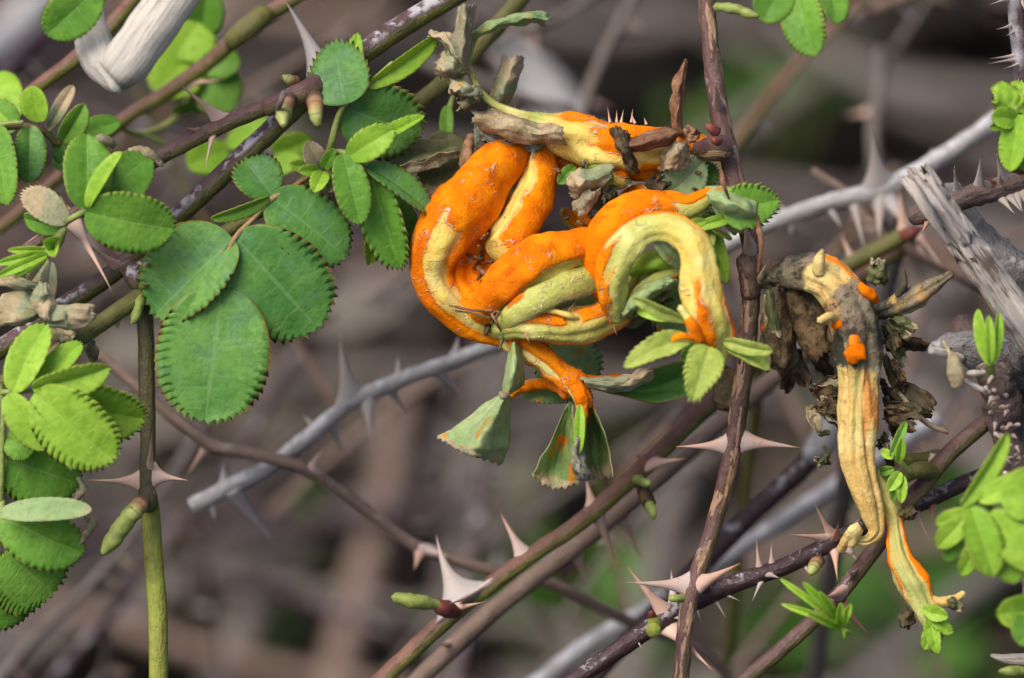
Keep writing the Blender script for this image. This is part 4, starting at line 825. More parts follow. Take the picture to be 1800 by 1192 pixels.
# folded young leaf beside the gall
leaf(cB, [(560, 300, 0, 7), (590, 268, 8, 5), (615, 272, 10, 5), (640, 288, 10, 5), (660, 300, 8, 4)], [
    ((612, 276, 12), (690, 228, 14), 58, YOUNG, dict(fold=20, teeth=6, tooth=0.07)),
    ((625, 276, 10), (744, 205, 12), 44, YOUNG, dict(fold=52, roll=22, teeth=9, tooth=0.09)),
    ((602, 270, 12), (632, 392, 12), 64, MID, dict(fold=16, roll=8, teeth=9, tooth=0.055)),
    ((650, 296, 8), (702, 468, 6), 100, MID, dict(fold=42, roll=-14, teeth=9, tooth=0.08, arch=0.03)),
    ((645, 298, 6), (650, 462, 0), 56, YOUNG, dict(fold=34, roll=36, teeth=9, tooth=0.07)),
    ((644, 292, 10), (754, 372, 8), 66, LEAF, dict(fold=34, roll=38, teeth=8, tooth=0.08)),
    ((655, 300, 4), (726, 440, 0), 70, LEAF, dict(fold=30, roll=10, teeth=8, tooth=0.07))])
for b, t, w, m in (((566, 300, 2), (508, 288, 8), 28, YOUNG), ((566, 298, 4), (540, 250, 8), 44, GREYLEAF), ((568, 302, 6), (552, 338, 12), 34, YOUNG), ((572, 300, 4), (582, 338, 8), 26, OLIVELEAF), ((570, 296, 6), (588, 262, 10), 26, MID), ((560, 300, 6), (525, 300, 10), 24, YOUNG)):
    leaflet(cB.root, b, t, w, m, name='stipule', fold=25, teeth=5, tooth=0.06)
# three blades in front of the purple side cane
leaf(cA2, [(100, 400, 6, 6), (125, 385, 12, 6), (152, 370, 14, 6), (160, 366, 15, 4)], [
    ((152, 368, 16), (152, 238, 14), 92, MID, dict(fold=20, roll=-14, teeth=9, tooth=0.03)),
    ((154, 366, 17), (214, 268, 18), 44, YOUNG, dict(fold=40, roll=35, teeth=8, tooth=0.03)),
    ((162, 366, 15), (262, 276, 10), 98, MID, dict(fold=10, roll=10, teeth=9, tooth=0.03, wide=-0.2)),
    ((150, 372, 17), (304, 402, 14), 112, MID, dict(fold=14, roll=-16, teeth=10, tooth=0.04, arch=0.05)),
    ((118, 392, 12), (42, 338, 12), 56, GREYLEAF, dict(fold=18, teeth=8, tooth=0.1, crumple=0.08, roll=-20)),
    ((116, 396, 12), (44, 384, 8), 44, MID, dict(fold=22, teeth=8, tooth=0.08, roll=30))])
for p in ([(200, 256, 14, 6), (182, 244, 16, 8), (172, 240, 16, 5)], [(284, 290, 9, 6), (262, 268, 10, 9), (240, 262, 9, 6), (228, 264, 8, 4)]): tube(cA2.root, 'scorched_margin', p, DRYTAN, 9, lump=0.6, step=0.0005)
# opening shoot on the left
o = leaf(cA2, [(40, 470, 2, 8), (80, 440, 8, 10), (100, 424, 10, 12), (112, 402, 12, 7)], [], name='shoot')
for b, t, w, m in (((80, 445, 12), (-6, 464, 14), 22, YOUNG), ((82, 448, 13), (-4, 486, 16), 24, YOUNG), ((84, 440, 11), (14, 440, 14), 18, YOUNG), ((82, 452, 12), (26, 488, 14), 16, YOUNG), ((95, 430, 14), (76, 425, 22), 40, YOUNG), ((100, 440, 14), (96, 452, 24), 34, YOUNG), ((90, 460, 8), (82, 540, 6), 40, GREYLEAF), ((84, 455, 8), (52, 500, 4), 34, GREYLEAF)):
    leaflet(o, b, t, w, m, fold=40, teeth=9, tooth=0.06)
# withered stipules hanging by the purple cane
for b, t, w, m in (((64, 502, 10), (-5, 492, 10), 20, GREYLEAF), ((80, 540, 8), (-4, 552, 10), 58, GREYLEAF), ((74, 500, 12), (82, 560, 12), 36, GREYLEAF), ((86, 560, 12), (168, 548, 12), 40, GREYLEAF), ((88, 562, 10), (130, 596, 10), 42, DRYTAN), ((150, 620, 0), (168, 610, 4), 40, DRYTAN)):
    scrap(cA.root, 'withered_stipule', b, t, w, m, b[0] * .2, 2.6, 6)
# leaves at far left, blurred
lf = Cane('rose_shoot', 'leafy shoot entering behind the three pale edged leaflets', 'rose shoot', [(-160, 300, -8, 9), (-40, 235, -8, 8), (40, 222, -8, 7), (80, 232, -10, 7), (100, 252, -12, 6), (140, 228, -14, 6), (190, 210, -16, 4)], S_BROWNOL, a_ground=(-0.06, 0.04), seg=10)
leaf(lf, [(-30, 232, -7, 5), (0, 220, -6, 5), (40, 215, -6, 4)], [
    ((-4, 222, -4), (12, 358, -2), 66, MID, dict(fold=18, roll=-12)), ((52, 220, -8), (50, 320, -8), 66, LEAF, dict(fold=30, roll=14)), ((70, 214, -8), (58, 152, -6), 56, YOUNG, dict(fold=22, roll=20)), ((84, 230, -10), (128, 152, -14), 34, GREYLEAF, dict(fold=40)),
    ((110, 250, -12), (148, 184, -10), 52, MID, dict(fold=34, roll=-20, wide=-.1)), ((100, 240, -12), (112, 288, -14), 30, LEAF, {}), ((120, 252, -14), (210, 214, -16), 52, MID, dict(fold=30, roll=20)), ((108, 262, -14), (110, 300, -14), 34, LEAF, {}), ((20, 218, -14), (-10, 130, -20), 80, YOUNG, {}), ((30, 225, -14), (-20, 190, -16), 60, MID, {})])
# bright young leaf lower left
lb = Cane('rose_shoot', 'bright lime young leafy shoot hanging before the olive shoot', 'rose shoot', [(-90, 600, 10, 5), (-20, 660, 14, 6), (6, 700, 14, 7), (4, 780, 12, 6), (2, 860, 10, 6), (0, 940, 6, 5), (-4, 1000, 4, 5), (-20, 1200, 0, 6)], S_PETIOLE, b_ground=(-0.02, 0.04), seg=10)
leaf(lb, [(4, 690, 15, 6), (30, 688, 17, 5), (62, 686, 17, 4)], [
    ((22, 690, 18), (80, 572, 16), 74, YOUNG, dict(fold=28, roll=14, teeth=6, tooth=0.05)),
    ((58, 684, 19), (190, 646, 22), 74, YOUNG, dict(fold=36, roll=-26, teeth=9, tooth=0.07)),
    ((66, 680, 16), (142, 604, 14), 50, YOUNG, dict(fold=24, roll=20, teeth=7, tooth=0.07)),
    ((64, 688, 17), (252, 736, 12), 118, YOUNG, dict(fold=22, roll=-24, teeth=11, tooth=0.075)),
    ((62, 690, 20), (198, 806, 18), 124, YOUNG, dict(fold=16, roll=-8, teeth=11, tooth=0.075)),
    ((12, 694, 19), (84, 788, 18), 66, YOUNG, dict(fold=24, roll=-8, teeth=9, tooth=0.04))])
leaf(lb, [(4, 760, 11, 6), (2, 800, 10, 5), (0, 812, 10, 4)], [
    ((-6, 800, 10), (138, 850, 6), 122, MID, dict(fold=10, roll=-10, teeth=10, tooth=0.05, crumple=0.05)),
    ((10, 770, 12), (60, 790, 12), 60, MID, dict(fold=14))])
leaf(lb, [(4, 880, 9, 6), (4, 920, 10, 5), (6, 932, 10, 4)], [
    ((0, 902, 14), (160, 896, 16), 44, PALELEAF, dict(fold=10, roll=20, teeth=9, tooth=0.05)),
    ((2, 906, 10), (144, 972, 8), 124, MID, dict(fold=30, roll=-10, teeth=9, tooth=0.04)),
    ((8, 972, 8), (92, 1040, 4), 150, MID, dict(fold=8, teeth=10, tooth=0.05, wide=.1)),
    ((4, 975, 8), (-20, 1105, 4), 140, MID, dict(fold=8, roll=20, teeth=10, tooth=0.05))])
for p in ([(138, 840, 8, 5), (146, 860, 8, 8), (134, 878, 7, 5)], [(150, 900, 13, 7), (160, 922, 12, 9), (148, 945, 10, 6), (138, 958, 9, 4)]): tube(lb.root, 'scorched_margin', p, DRYTAN, 8, lump=0.7, step=0.0006)
# leaf by the elbow of the stick and blurred leaves behind
lt = Cane('rose_shoot', 'green leafy tip arching in over the bent bleached stick', 'rose shoot', [(262, -40, -27, 6), (230, -90, -8, 6), (180, -70, 14, 5), (140, -10, 22, 4)], S_PETIOLE, seg=8)
leaf(lt, [(110, -25, 22, 4), (140, -14, 22, 4)], [((172, -22, 24), (84, 60, 24), 88, MID, dict(fold=14, roll=14, teeth=9, tooth=0.05))])
lv = Cane('rose_shoot', 'blurred leafy shoot behind the elbow of the bleached stick', 'rose shoot', [(205, 222, -43, 6), (250, 235, -48, 6), (310, 205, -54, 6), (350, 130, -56, 6), (360, 40, -55, 5), (350, -60, -54, 5)], S_PETIOLE, seg=8)
leaf(lv, [(352, 130, -56, 5), (340, 90, -54, 4), (335, 60, -54, 4)], [((345, 95, -52), (272, 160, -48), 100, YOUNG, {}), ((350, 40, -52), (310, 100, -50), 110, YOUNG, {}), ((360, 130, -52), (408, 190, -50), 90, MID, {}), ((355, 60, -54), (365, -20, -50), 80, MID, dict(fold=30)), ((335, 200, -56), (330, 180, -52), 60, MID, {}), ((356, 110, -50), (420, 110, -48), 60, MID, {})])
leaf(lv, [(252, 236, -48, 5), (330, 268, -52, 5), (400, 250, -50, 4), (520, 260, -46, 4)], [((400, 258, -48), (470, 210, -46), 46, YOUNG, dict(roll=30)), ((400, 262, -48), (330, 290, -46), 60, YOUNG, {}), ((480, 268, -46), (545, 246, -44), 60, YOUNG, dict(roll=-30)), ((470, 300, -46), (530, 280, -44), 40, YOUNG, dict(roll=20))])
# top right blurred leaves
lr = Cane('rose_shoot', 'blurred green leaf pair hanging from the top beside the upright cane', 'rose shoot', [(1238, -110, -6, 6), (1320, -110, -16, 6), (1390, -70, -24, 5), (1412, -24, -26, 5), (1400, 0, -26, 4)], S_PETIOLE, seg=8)
leaf(lr, [(1420, -20, -26, 5), (1400, 0, -24, 4)], [((1400, -20, -24), (1432, 96, -20), 84, MID, dict(fold=24, roll=-20)), ((1380, -30, -24), (1340, 36, -22), 70, MID, {}), ((1450, -40, -24), (1470, 40, -20), 60, MID, dict(roll=30))])
bud(cD.root, [(1258, 12, -2, 8), (1285, 14, -1, 9), (1310, 22, 0, 9), (1332, 28, 1, 5)], BUDGREEN)
# right edge young leaves
le = Cane('rose_shoot', 'crisp lime leaf cluster sprouting by the plum cane', 'rose shoot', [(1850, 420, 6, 7), (1820, 320, 8, 7), (1800, 240, 10, 7), (1790, 205, 12, 6)], S_PETRED, a_ground=(0.06, 0.03), seg=10)
leaf(le, [(1800, 230, 11, 5), (1792, 205, 13, 5), (1786, 190, 14, 4)], [((1796, 200, 14), (1740, 224, 16), 30, YOUNG, dict(fold=34, roll=30)), ((1794, 202, 15), (1776, 300, 16), 58, YOUNG, dict(fold=30, roll=-20, teeth=9)), ((1800, 200, 13), (1748, 160, 14), 56, YOUNG, dict(fold=16, crumple=0.25, tooth=0.12)), ((1804, 205, 12), (1806, 300, 10), 60, MID, {}), ((1790, 198, 12), (1798, 148, 10), 50, YOUNG, dict(crumple=.2, tooth=.12)), ((1786, 210, 15), (1744, 205, 18), 40, YOUNG, dict(fold=20, tooth=.1))])
bud(le.root, [(1796, 296, 6, 12), (1780, 290, 8, 12), (1766, 284, 9, 6)], BUDRED)
lg = leaf(gn, [(1742, 665, 14, 9), (1740, 640, 20, 9), (1738, 615, 22, 9)], [((1740, 642, 22), (1720, 545, 22), 34, YOUNG, dict(fold=46, roll=30)), ((1742, 642, 22), (1755, 550, 22), 30, YOUNG, dict(fold=50, roll=-24)), ((1741, 640, 24), (1738, 556, 26), 24, YOUNG, dict(fold=40))], name='sprout')
ls = Cane('rose_shoot', 'blurred pale lime leaf tuft growing against the stump base', 'rose shoot', [(1900, 1250, 26, 8), (1840, 1080, 28, 8), (1790, 940, 30, 8), (1740, 890, 32, 6)], S_PETIOLE, a_ground=(0.03, -0.04), seg=10)
leaf(ls, [(1790, 940, 30, 6), (1730, 885, 34, 5), (1690, 880, 36, 4)], [
    ((1690, 890, 36), (1770, 764, 34), 48, YOUNG, dict(fold=40, roll=-24)), ((1720, 880, 36), (1830, 838, 36), 51, YOUNG, dict(fold=26, roll=20)), ((1705, 892, 38), (1745, 1010, 38), 71, YOUNG, dict(fold=24, roll=12, tooth=.09)), ((1740, 900, 38), (1830, 1000, 38), 74, YOUNG, dict(fold=18, roll=-14)), ((1760, 880, 40), (1850, 860, 40), 96, YOUNG, dict(fold=8)), ((1700, 905, 34), (1650, 960, 32), 44, YOUNG, dict(fold=24, tooth=.12, teeth=6)), ((1710, 900, 34), (1648, 920, 32), 34, YOUNG, dict(fold=20, tooth=.12, teeth=6)), ((1730, 930, 34), (1690, 1010, 32), 37, YOUNG, dict(fold=24, tooth=.1, teeth=6)), ((1750, 960, 36), (1790, 1020, 36), 51, YOUNG, dict(tooth=.1)), ((1690, 940, 32), (1664, 985, 30), 30, MID, {})])
leaf(ls, [(1840, 1080, 28, 6), (1820, 1075, 30, 5), (1806, 1074, 31, 4)], [((1840, 1066, 30), (1756, 1078, 32), 66, YOUNG, dict(tooth=.1, roll=20)), ((1830, 1080, 30), (1790, 1130, 32), 70, MID, {})])
# small sprouts
o = leaf(cE2, [(1478, 1082, 14, 8), (1476, 1092, 17, 10), (1474, 1100, 18, 8)], [], name='sprout')
for b, t, w in (((1474, 1092, 18), (1372, 1018, 20), 18), ((1472, 1094, 18), (1374, 1062, 20), 18), ((1470, 1086, 18), (1412, 1024, 22), 22), ((1474, 1088, 18), (1440, 1040, 24), 20), ((1478, 1098, 19), (1496, 1062, 24), 22), ((1476, 1100, 19), (1478, 1060, 24), 22), ((1474, 1104, 19), (1420, 1078, 26), 18), ((1480, 1104, 18), (1486, 1108, 30), 22)):
    leaflet(o, b, t, w, YOUNG, fold=44, teeth=7, tooth=0.05, arch=0.08)
o = leaf(cE2, [(1600, 830, 6, 6), (1580, 810, 8, 5), (1568, 802, 8, 4)], [], name='sprout')
for b, t, w, m in (((1566, 802, 9), (1592, 742, 8), 22, MID), ((1570, 806, 9), (1550, 792, 8), 20, YOUNG), ((1580, 812, 9), (1586, 770, 12), 22, YOUNG), ((1582, 830, 9), (1562, 862, 10), 30, YOUNG), ((1586, 836, 9), (1584, 884, 10), 24, YOUNG), ((1572, 824, 8), (1548, 830, 6), 22, MID), ((1578, 840, 8), (1570, 880, 8), 24, MID)):
    leaflet(o, b, t, w, m, fold=38, teeth=7, tooth=0.05)
# green weeds low on the ground, only soft colour here
WEED = leaf_mat('weed_green', (0.06, 0.17, 0.025), (0.11, 0.26, 0.04), (0.14, 0.34, 0.06), trans=0.35)
rr = random.Random(3)
def weed(lab, x, y, size, n, hgt=0.03):
    d = gd(x, y, hgt); base = P(x, y, d); g0 = Vector((base.x, base.y, 0.0)); r = thing('low_weed', lab, 'weed', g0, 'tiny seedlings in the litter' if 'tiny' in lab else None)
    for k in range(n):
        a = rr.uniform(0, 360); q = base + Vector((rr.uniform(-1, 1), rr.uniform(-1, 1), rr.uniform(-.3, .5))) * size * 0.6
        tube(r, 'leaf_stalk', [(*Pinv(Vector((lerp(g0.x, q.x, .6), lerp(g0.y, q.y, .6), -0.006))), 6), (*Pinv(Vector((lerp(g0.x, q.x, .9), lerp(g0.y, q.y, .9), q.z * .5))), 6), (*Pinv(q), 5)], S_PETIOLE, 6, step=0.006)
        tip = q + Vector((cos(radians(a)), sin(radians(a)) * 0.7, rr.uniform(-.3, .4))) * size * 0.6
        leaflet(r, Pinv(q), Pinv(tip), size * 0.46 / px(d), WEED, name='blade', fold=rr.uniform(5, 25), roll=rr.uniform(-30, 30), teeth=6)
for a in (('green weed tuft blurred beside the upper upright cane', 1385, 150, 0.030, 5), ('green weed tuft blurred below the brown olive cane', 1000, 1060, 0.034, 10), ('broad green weed patch blurred under the decayed gall tip', 1570, 1060, 0.046, 11), ('small dim weed tuft blurred beside the green lower stem', 425, 1100, 0.018, 3),
          ('green weed tuft blurred behind the cane with flaking bark', 1215, 205, 0.016, 4), ('dim weed blades blurred below the grey broken twig tip', 1700, 1165, 0.026, 5), ('weed seedling blurred behind the crossing grey and brown twigs', 545, 905, 0.012, 2), ('weed tuft blurred behind the sprout of the decayed gall', 1650, 900, 0.028, 6)): weed(*a)

for x, y, sz in ((560, 250, 0.012), (300, 1000, 0.012), (1100, 720, 0.010), (930, 880, 0.012), (1450, 700, 0.012), (1500, 40, 0.014), (760, 1100, 0.012), (1340, 1080, 0.012)): weed('tiny pale green seedling blurred in the litter', x, y, sz, 2)
# ------------------------------------------------------------------ the orange rust gall
g = thing('rust_gall', 'bright orange rust gall twisted into fat coils with yellow green skin', 'rust gall', P(1242, 258, 0))
# swollen petiole running in from the upright cane
top = coil(g, [(820, 105, 2, 5), (830, 135, 2, 5.5), (845, 162, 3, 6), (868, 183, 3, 7), (908, 202, 3, 10), (945, 216, 2, 18), (985, 234, 2, 36), (1025, 245, 2, 44), (1070, 258, 2, 44), (1117, 264, 1, 40), (1168, 266, 0, 36), (1212, 264, 0, 28), (1246, 260, -1, 18)],
           [(0.44, 0.60, -100, 40), (0.60, 0.99, -80, 48), (0.56, 0.70, -10, 26), (0.72, 0.97, 45, 22), (0.83, 0.97, -10, 30)], green=((0, 1.2), (0.35, 0.9), (0.45, 0.35), (0.7, 0.1), (1, 0.2)), dark=((0, -.2), (0.5, -0.1), (0.72, 0.1), (0.9, 0.25), (1, 0.4)), grooves=((0.5, 1, 15, 14, 0.22), (0.45, 0.9, -50, 12, 0.12), (0.6, 1, 75, 16, 0.15)), seed=1.3, bulge=0.10)
brd = coil(g, [(872, 276, -4, 18), (920, 266, -2, 22), (975, 272, -3, 20), (1030, 288, -6, 18), (1080, 292, -8, 16)], [(-1, 2, 0, 200)], dark=((0, 0.15), (1, 0.35)), seed=2.1, seg=32)
# outer ring: upper arm, bend on the left, running out along the bottom
ring = coil(g, [(920, 268, -2, 22), (895, 278, 0, 34), (858, 312, 3, 46), (828, 352, 5, 52), (792, 396, 6, 51), (768, 434, 6, 44), (760, 476, 5, 37), (776, 518, 4, 33), (812, 553, 3, 29), (852, 577, 2, 24), (895, 590, 1, 19), (930, 600, 0, 12)],
            [(-1, 0.40, -20, 130), (0.30, 1.5, 68, 46), (0.34, 0.64, -100, 62), (0.60, 1.5, -112, 56)], green=((0, 0), (0.45, 0.1), (0.7, 0.35), (1, 0.55)), dark=((0, -0.1), (0.5, -0.05), (0.8, 0.05), (1, 0.22)), grooves=((0.42, 0.95, -38, 10, 0.16), (0.05, 0.4, -55, 20, 0.18), (0.45, 0.95, 34, 9, 0.13), (0.5, 0.95, 0, 20, -0.06)), seed=3.7, bulge=0.06, nz=0.45)
# hollow of the ring
hol = coil(g, [(850, 405, -2, 26), (824, 432, 0, 34), (808, 468, 1, 38), (820, 505, 2, 38), (850, 538, 3, 36), (885, 560, 2, 30)], [(-1, 0.35, 0, 200), (0.3, 2, 40, 70), (0.4, 2, -70, 45)], green=((0, 0.1), (1, 0.3)), dark=((0, 0.35), (0.3, 0.08), (1, 0.02)), grooves=((0, 1, -20, 14, 0.2), (0.2, 1, 30, 12, 0.2), (0.2, 1, -60, 10, 0.2)), seed=5.2, bulge=0.14)
coil(g, [(872, 432, -4, 20), (858, 462, -2, 28), (862, 496, 0, 31), (880, 530, 0, 28)], [(-1, 2, 60, 90)], green=((0, 0.1), (1, 0.2)), dark=((0, 0.4), (0.5, 0.12), (1, 0.02)), grooves=((0, 1, 0, 14, 0.2),), seed=5.9, bulge=0.16, seg=40)
coil(g, [(822, 470, 0, 8), (840, 492, 3, 12), (862, 510, 4, 12), (890, 512, 4, 8)], [(0.1, 0.8, -40, 70)], green=((0, 0.2), (1, 0.5)), dark=((0, 0.2), (1, 0.0)), seed=5.4, seg=26, name='yellow_rib')
# inner arm
arm = coil(g, [(962, 262, -4, 22), (950, 282, -1, 27), (944, 322, 2, 31), (924, 372, 4, 36), (896, 418, 5, 37), (874, 442, 3, 26)], [(-1, 0.84, -48, 66)], green=((0, 0.3), (0.6, 0.35), (1, 0.1)), dark=((0, 0.02), (0.9, -0.1), (1, 0.1)), grooves=((0.05, 0.95, 62, 18, 0.22),), seed=6.4, bulge=0.05)
sl_ = coil(g, [(900, 330, 0, 10), (885, 360, 1, 15), (868, 392, 1, 17), (850, 420, 0, 14)], [(0.2, 2, -60, 60)], green=((0, 0.8), (1, 0.6)), dark=((0, 0.15), (0.5, 0.4), (1, 0.5)), seed=7.5, seg=28, bulge=0.16)
# middle lobe
lobe = coil(g, [(852, 548, 4, 28), (872, 524, 7, 36), (900, 494, 9, 42), (940, 464, 10, 42), (985, 446, 9, 37), (1030, 438, 6, 31), (1068, 442, 2, 24)], [(-1, 2, -50, 82)], green=((0, 0.3), (1, 0.7)), dark=((0, 0.05), (1, 0)), grooves=((0, 1, 44, 12, 0.16), (0.1, 0.7, -15, 9, 0.05)), seed=8.9, bulge=0.05, nz=0.5)
blade = coil(g, [(878, 572, 8, 12), (905, 552, 11, 20), (945, 528, 13, 24), (990, 505, 12, 24), (1035, 492, 9, 24), (1075, 486, 4, 20)], [(0.15, 0.32, -60, 22)], green=((0, 0.6), (0.4, 0.85), (1, 0.9)), seed=10.1, seg=40, bulge=0.05, flat=0.55, name='green_fold')
hairs(blade, blade, 420, 0.0007, HAIR, cond=lambda v: Pinv(v)[1] > 512 - (Pinv(v)[0] - 1000) * 0.35 and Pinv(v)[0] > 925, rng=4, wid=0.00004)
leaflet(g, (930, 545, -2), (1075, 508, -4), 60, PALELEAF, name='enclosed_blade', fold=8, teeth=6, tooth=0.01)
# lower roll
roll = coil(g, [(872, 578, 3, 18), (900, 572, 7, 25), (940, 570, 9, 29), (985, 574, 9, 31), (1030, 568, 8, 31), (1070, 552, 6, 29), (1098, 524, 4, 24), (1110, 495, 0, 16)],
            [(0.20, 0.46, -28, 30), (0.50, 0.92, -32, 34), (0.3, 0.95, 90, 22), (0.75, 1, 20, 60)], green=((0, 0.75), (0.4, 0.65), (0.8, 0.3), (1, 0.3)), dark=((0, 0), (0.6, 0.02), (1, 0.12)), grooves=((0.15, 0.9, -62, 11, 0.14), (0.1, 0.8, 38, 10, 0.10)), seed=11.6, bulge=0.07, nz=0.6)
coil(g, [(930, 550, 10, 3), (965, 546, 12, 4.5), (1000, 555, 12, 5), (1026, 562, 10, 3)], [], green=((0, 0.2), (1, 0.3)), seed=12.2, seg=20, name='yellow_rib')
# right hand hook: orange back roll and greenish front loop
back = coil(g, [(1066, 512, 6, 22), (1056, 470, 8, 29), (1064, 425, 9, 35), (1090, 392, 9, 36), (1130, 371, 9, 33), (1172, 364, 9, 27), (1208, 366, 10, 20), (1235, 352, 11, 15), (1254, 338, 11, 9)], [(-1, 0.78, -35, 85), (0.7, 1, -60, 45)], green=((0, 0.2), (0.7, 0.5), (1, 1)), seed=13.3, bulge=0.05, nz=0.45)
loop = coil(g, [(1086, 560, 12, 14), (1078, 520, 15, 24), (1080, 478, 17, 29), (1096, 438, 18, 29), (1130, 409, 18, 26), (1172, 402, 19, 26), (1208, 418, 20, 28), (1226, 458, 21, 28), (1233, 505, 21, 30), (1243, 556, 20, 37), (1252, 594, 18, 38), (1250, 630, 16, 28)],
            [(0.70, 0.93, 18, 14), (0.78, 0.95, -78, 18), (0.0, 0.26, -82, 34), (0.2, 0.60, -108, 36), (0.10, 0.17, -30, 12)], green=((0, 0.75), (0.3, 0.85), (0.55, 0.45), (0.75, 0.25), (0.9, 0.8), (1, 1.0)), seed=14.4, grooves=((0.0, 0.5, 34, 18, 0.13), (0.6, 1, -22, 12, 0.12), (0.65, 1, 40, 14, 0.10)), bulge=0.13, nz=0.55, flat=0.8, wr=0.05, name='green_loop')
coil(g, [(1095, 515, 10, 10), (1125, 470, 11, 14), (1165, 452, 12, 15), (1215, 440, 12, 14)], [(0.2, 1, 120, 40)], green=((0, 0.9), (1, 0.7)), seed=15.5, seg=28, name='green_fold')
coil(g, [(1098, 552, 12, 5), (1115, 520, 14, 9), (1150, 492, 14, 11), (1205, 468, 12, 8)], [(0.45, 1, 90, 40)], green=((0, 0.9), (1, 0.7)), seed=16.5, seg=24, flat=0.5, name='green_fold')
for rows, m_ in (([[(1100, 470, 10), (1108, 480, 12), (1112, 496, 10)], [(1135, 448, 12), (1142, 466, 15), (1144, 486, 11)], [(1172, 440, 12), (1180, 458, 14), (1182, 474, 11)], [(1206, 434, 12), (1210, 446, 13), (1210, 456, 12)]], YOUNG), ([[(1092, 552, 14), (1098, 556, 15), (1106, 558, 13)], [(1112, 520, 15), (1122, 528, 18), (1132, 532, 14)], [(1140, 500, 15), (1152, 508, 17), (1164, 512, 13)], [(1178, 486, 14), (1188, 494, 15), (1196, 498, 13)]], PALELEAF)):
    sheet(g, 'green_fold', rows, m_, crumple=0.8, seed=rows[0][0][0] * 0.03, thick=0.0006)
for b, t, w, m in (((1150, 420, 18), (1196, 470, 14), 30, PALELEAF), ((1120, 545, 16), (1180, 560, 18), 26, YOUNG), ((1228, 430, 20), (1262, 470, 16), 24, YOUNG), ((1196, 400, 20), (1240, 388, 18), 20, YOUNG)):
    leaflet(g, b, t, w, m, name='leaflet', fold=30, teeth=6, tooth=0.06, crumple=0.06)
# brownish knot between the coils, behind the hook
coil(g, [(1078, 290, 0, 18), (1086, 312, 2, 20), (1100, 318, 2, 14)], [(0, 1, -60, 60)], green=((0, 0.3), (1, 0.1)), dark=((0, 0.2), (1, 0.1)), seed=17.1, seg=30)
coil(g, [(1095, 300, -2, 14), (1140, 300, 0, 16), (1190, 290, -2, 16), (1222, 275, -4, 16)], [(0.1, 0.9, 60, 60)], dark=((0, 0.3), (1, 0.45)), seed=17.6, seg=30)
coil(g, [(1100, 345, -4, 12), (1130, 336, 0, 14), (1158, 338, -2, 10)], [(0.0, 0.6, 0, 60)], green=((0, .2), (1, .2)), seed=17.9, seg=26)
coil(g, [(990, 372, -8, 10), (1010, 395, -8, 11), (1040, 405, -8, 10), (1075, 410, -8, 10)], [(0, 1, -60, 80)], dark=((0, 0.3), (1, 0.2)), seed=18.3, seg=24, name='rusted_stalk'); coil(g, [(1012, 372, -7, 6), (1030, 388, -6, 6), (1060, 402, -6, 5)], [(-1, 2, 0, 200)], dark=((0, 0.25), (1, 0.2)), seed=18.6, seg=16, name='rusted_stalk')
# hanging petiole with its leaves
pet = coil(g, [(880, 588, 2, 16), (905, 600, 3, 19), (940, 622, 4, 20), (975, 648, 4, 20), (1008, 676, 4, 19), (1028, 700, 4, 13), (1034, 716, 4, 6)], [(-1, 2, -50, 75), (0.3, 2, 80, 40)], green=((0, 0.2), (1, 0.5)), dark=((0, 0.12), (0.5, 0.24), (1, 0.3)), grooves=((0, 0.7, 10, 14, 0.25),), seed=19.4, seg=36, bulge=0.12, name='rusted_stalk')
hairs(pet, pet, 500, 0.0005, HAIR, rng=11, wid=0.00004)
st1 = coil(g, [(1000, 672, 3, 13), (1040, 672, 2, 10), (1080, 668, 0, 7), (1110, 664, -2, 5)], [(-1, 2, -40, 85)], green=((0, 0.3), (1, 0.8)), dark=((0, 0.25), (1, 0.15)), seed=1.7, seg=24, bulge=0.12, name='rusted_stalk')
sheet(st1, 'leaflet', [[(1034, 668, 3), (1038, 676, 2), (1042, 682, 2)], [(1088, 664, 0), (1094, 686, -4), (1100, 700, -2)], [(1150, 648, -2), (1160, 680, -8), (1166, 706, -4)], [(1200, 636, -6), (1210, 664, -10), (1216, 694, -6)], [(1222, 640, -8), (1224, 650, -10), (1226, 668, -8)]], LEAF, crumple=0.8, seed=9.1)
sheet(st1, 'withered_blade', [[(1020, 664, 6), (1026, 670, 7), (1034, 676, 5)], [(1070, 664, 4), (1074, 676, 6), (1082, 690, 3)], [(1110, 656, 2), (1116, 668, 4), (1122, 682, 0)], [(1142, 642, 0), (1146, 650, 1), (1150, 662, -2)]], GREYLEAF, crumple=1.2, seed=9.6)
st2 = coil(g, [(892, 592, 4, 12), (902, 606, 5, 10), (906, 618, 6, 7)], [(-1, 2, -40, 85)], green=((0, 0.3), (1, 0.8)), dark=((0, 0.25), (1, 0.15)), seed=2.7, seg=24, bulge=0.12, name='rusted_stalk')
sheet(st2, 'leaflet', [[(898, 604, 6), (905, 602, 8), (911, 606, 6)], [(889, 638, 6), (905, 640, 11), (922, 650, 5)], [(885, 668, 6), (900, 668, 11), (920, 674, 4)], [(882, 696, 5), (893, 694, 9), (904, 690, 5)]], PALELEAF, crumple=0.5, seed=2.2)
fan = sheet(st2, 'folded_leaflet', [[(884, 690, 4), (888, 690, 6), (892, 692, 7), (897, 692, 4)], [(834, 724, 3), (850, 733, 6), (862, 744, 11), (897, 740, 3)], [(800, 750, 3), (825, 762, 6), (845, 776, 12), (893, 785, 3)], [(770, 766, 3), (802, 786, 5), (831, 798, 11), (884, 814, 2)]], PALELEAF, crumple=0.6, teeth=13, tooth=7, seed=3.1)
hairs(fan, fan, 500, 0.0005, HAIR, rng=6, wid=0.00003)
tube(fan, 'curled_edge', [(786, 776, 5, 2), (806, 788, 7, 4), (832, 798, 12, 4), (850, 804, 9, 2)], DRYTAN, 9, lump=0.8, step=0.0004)
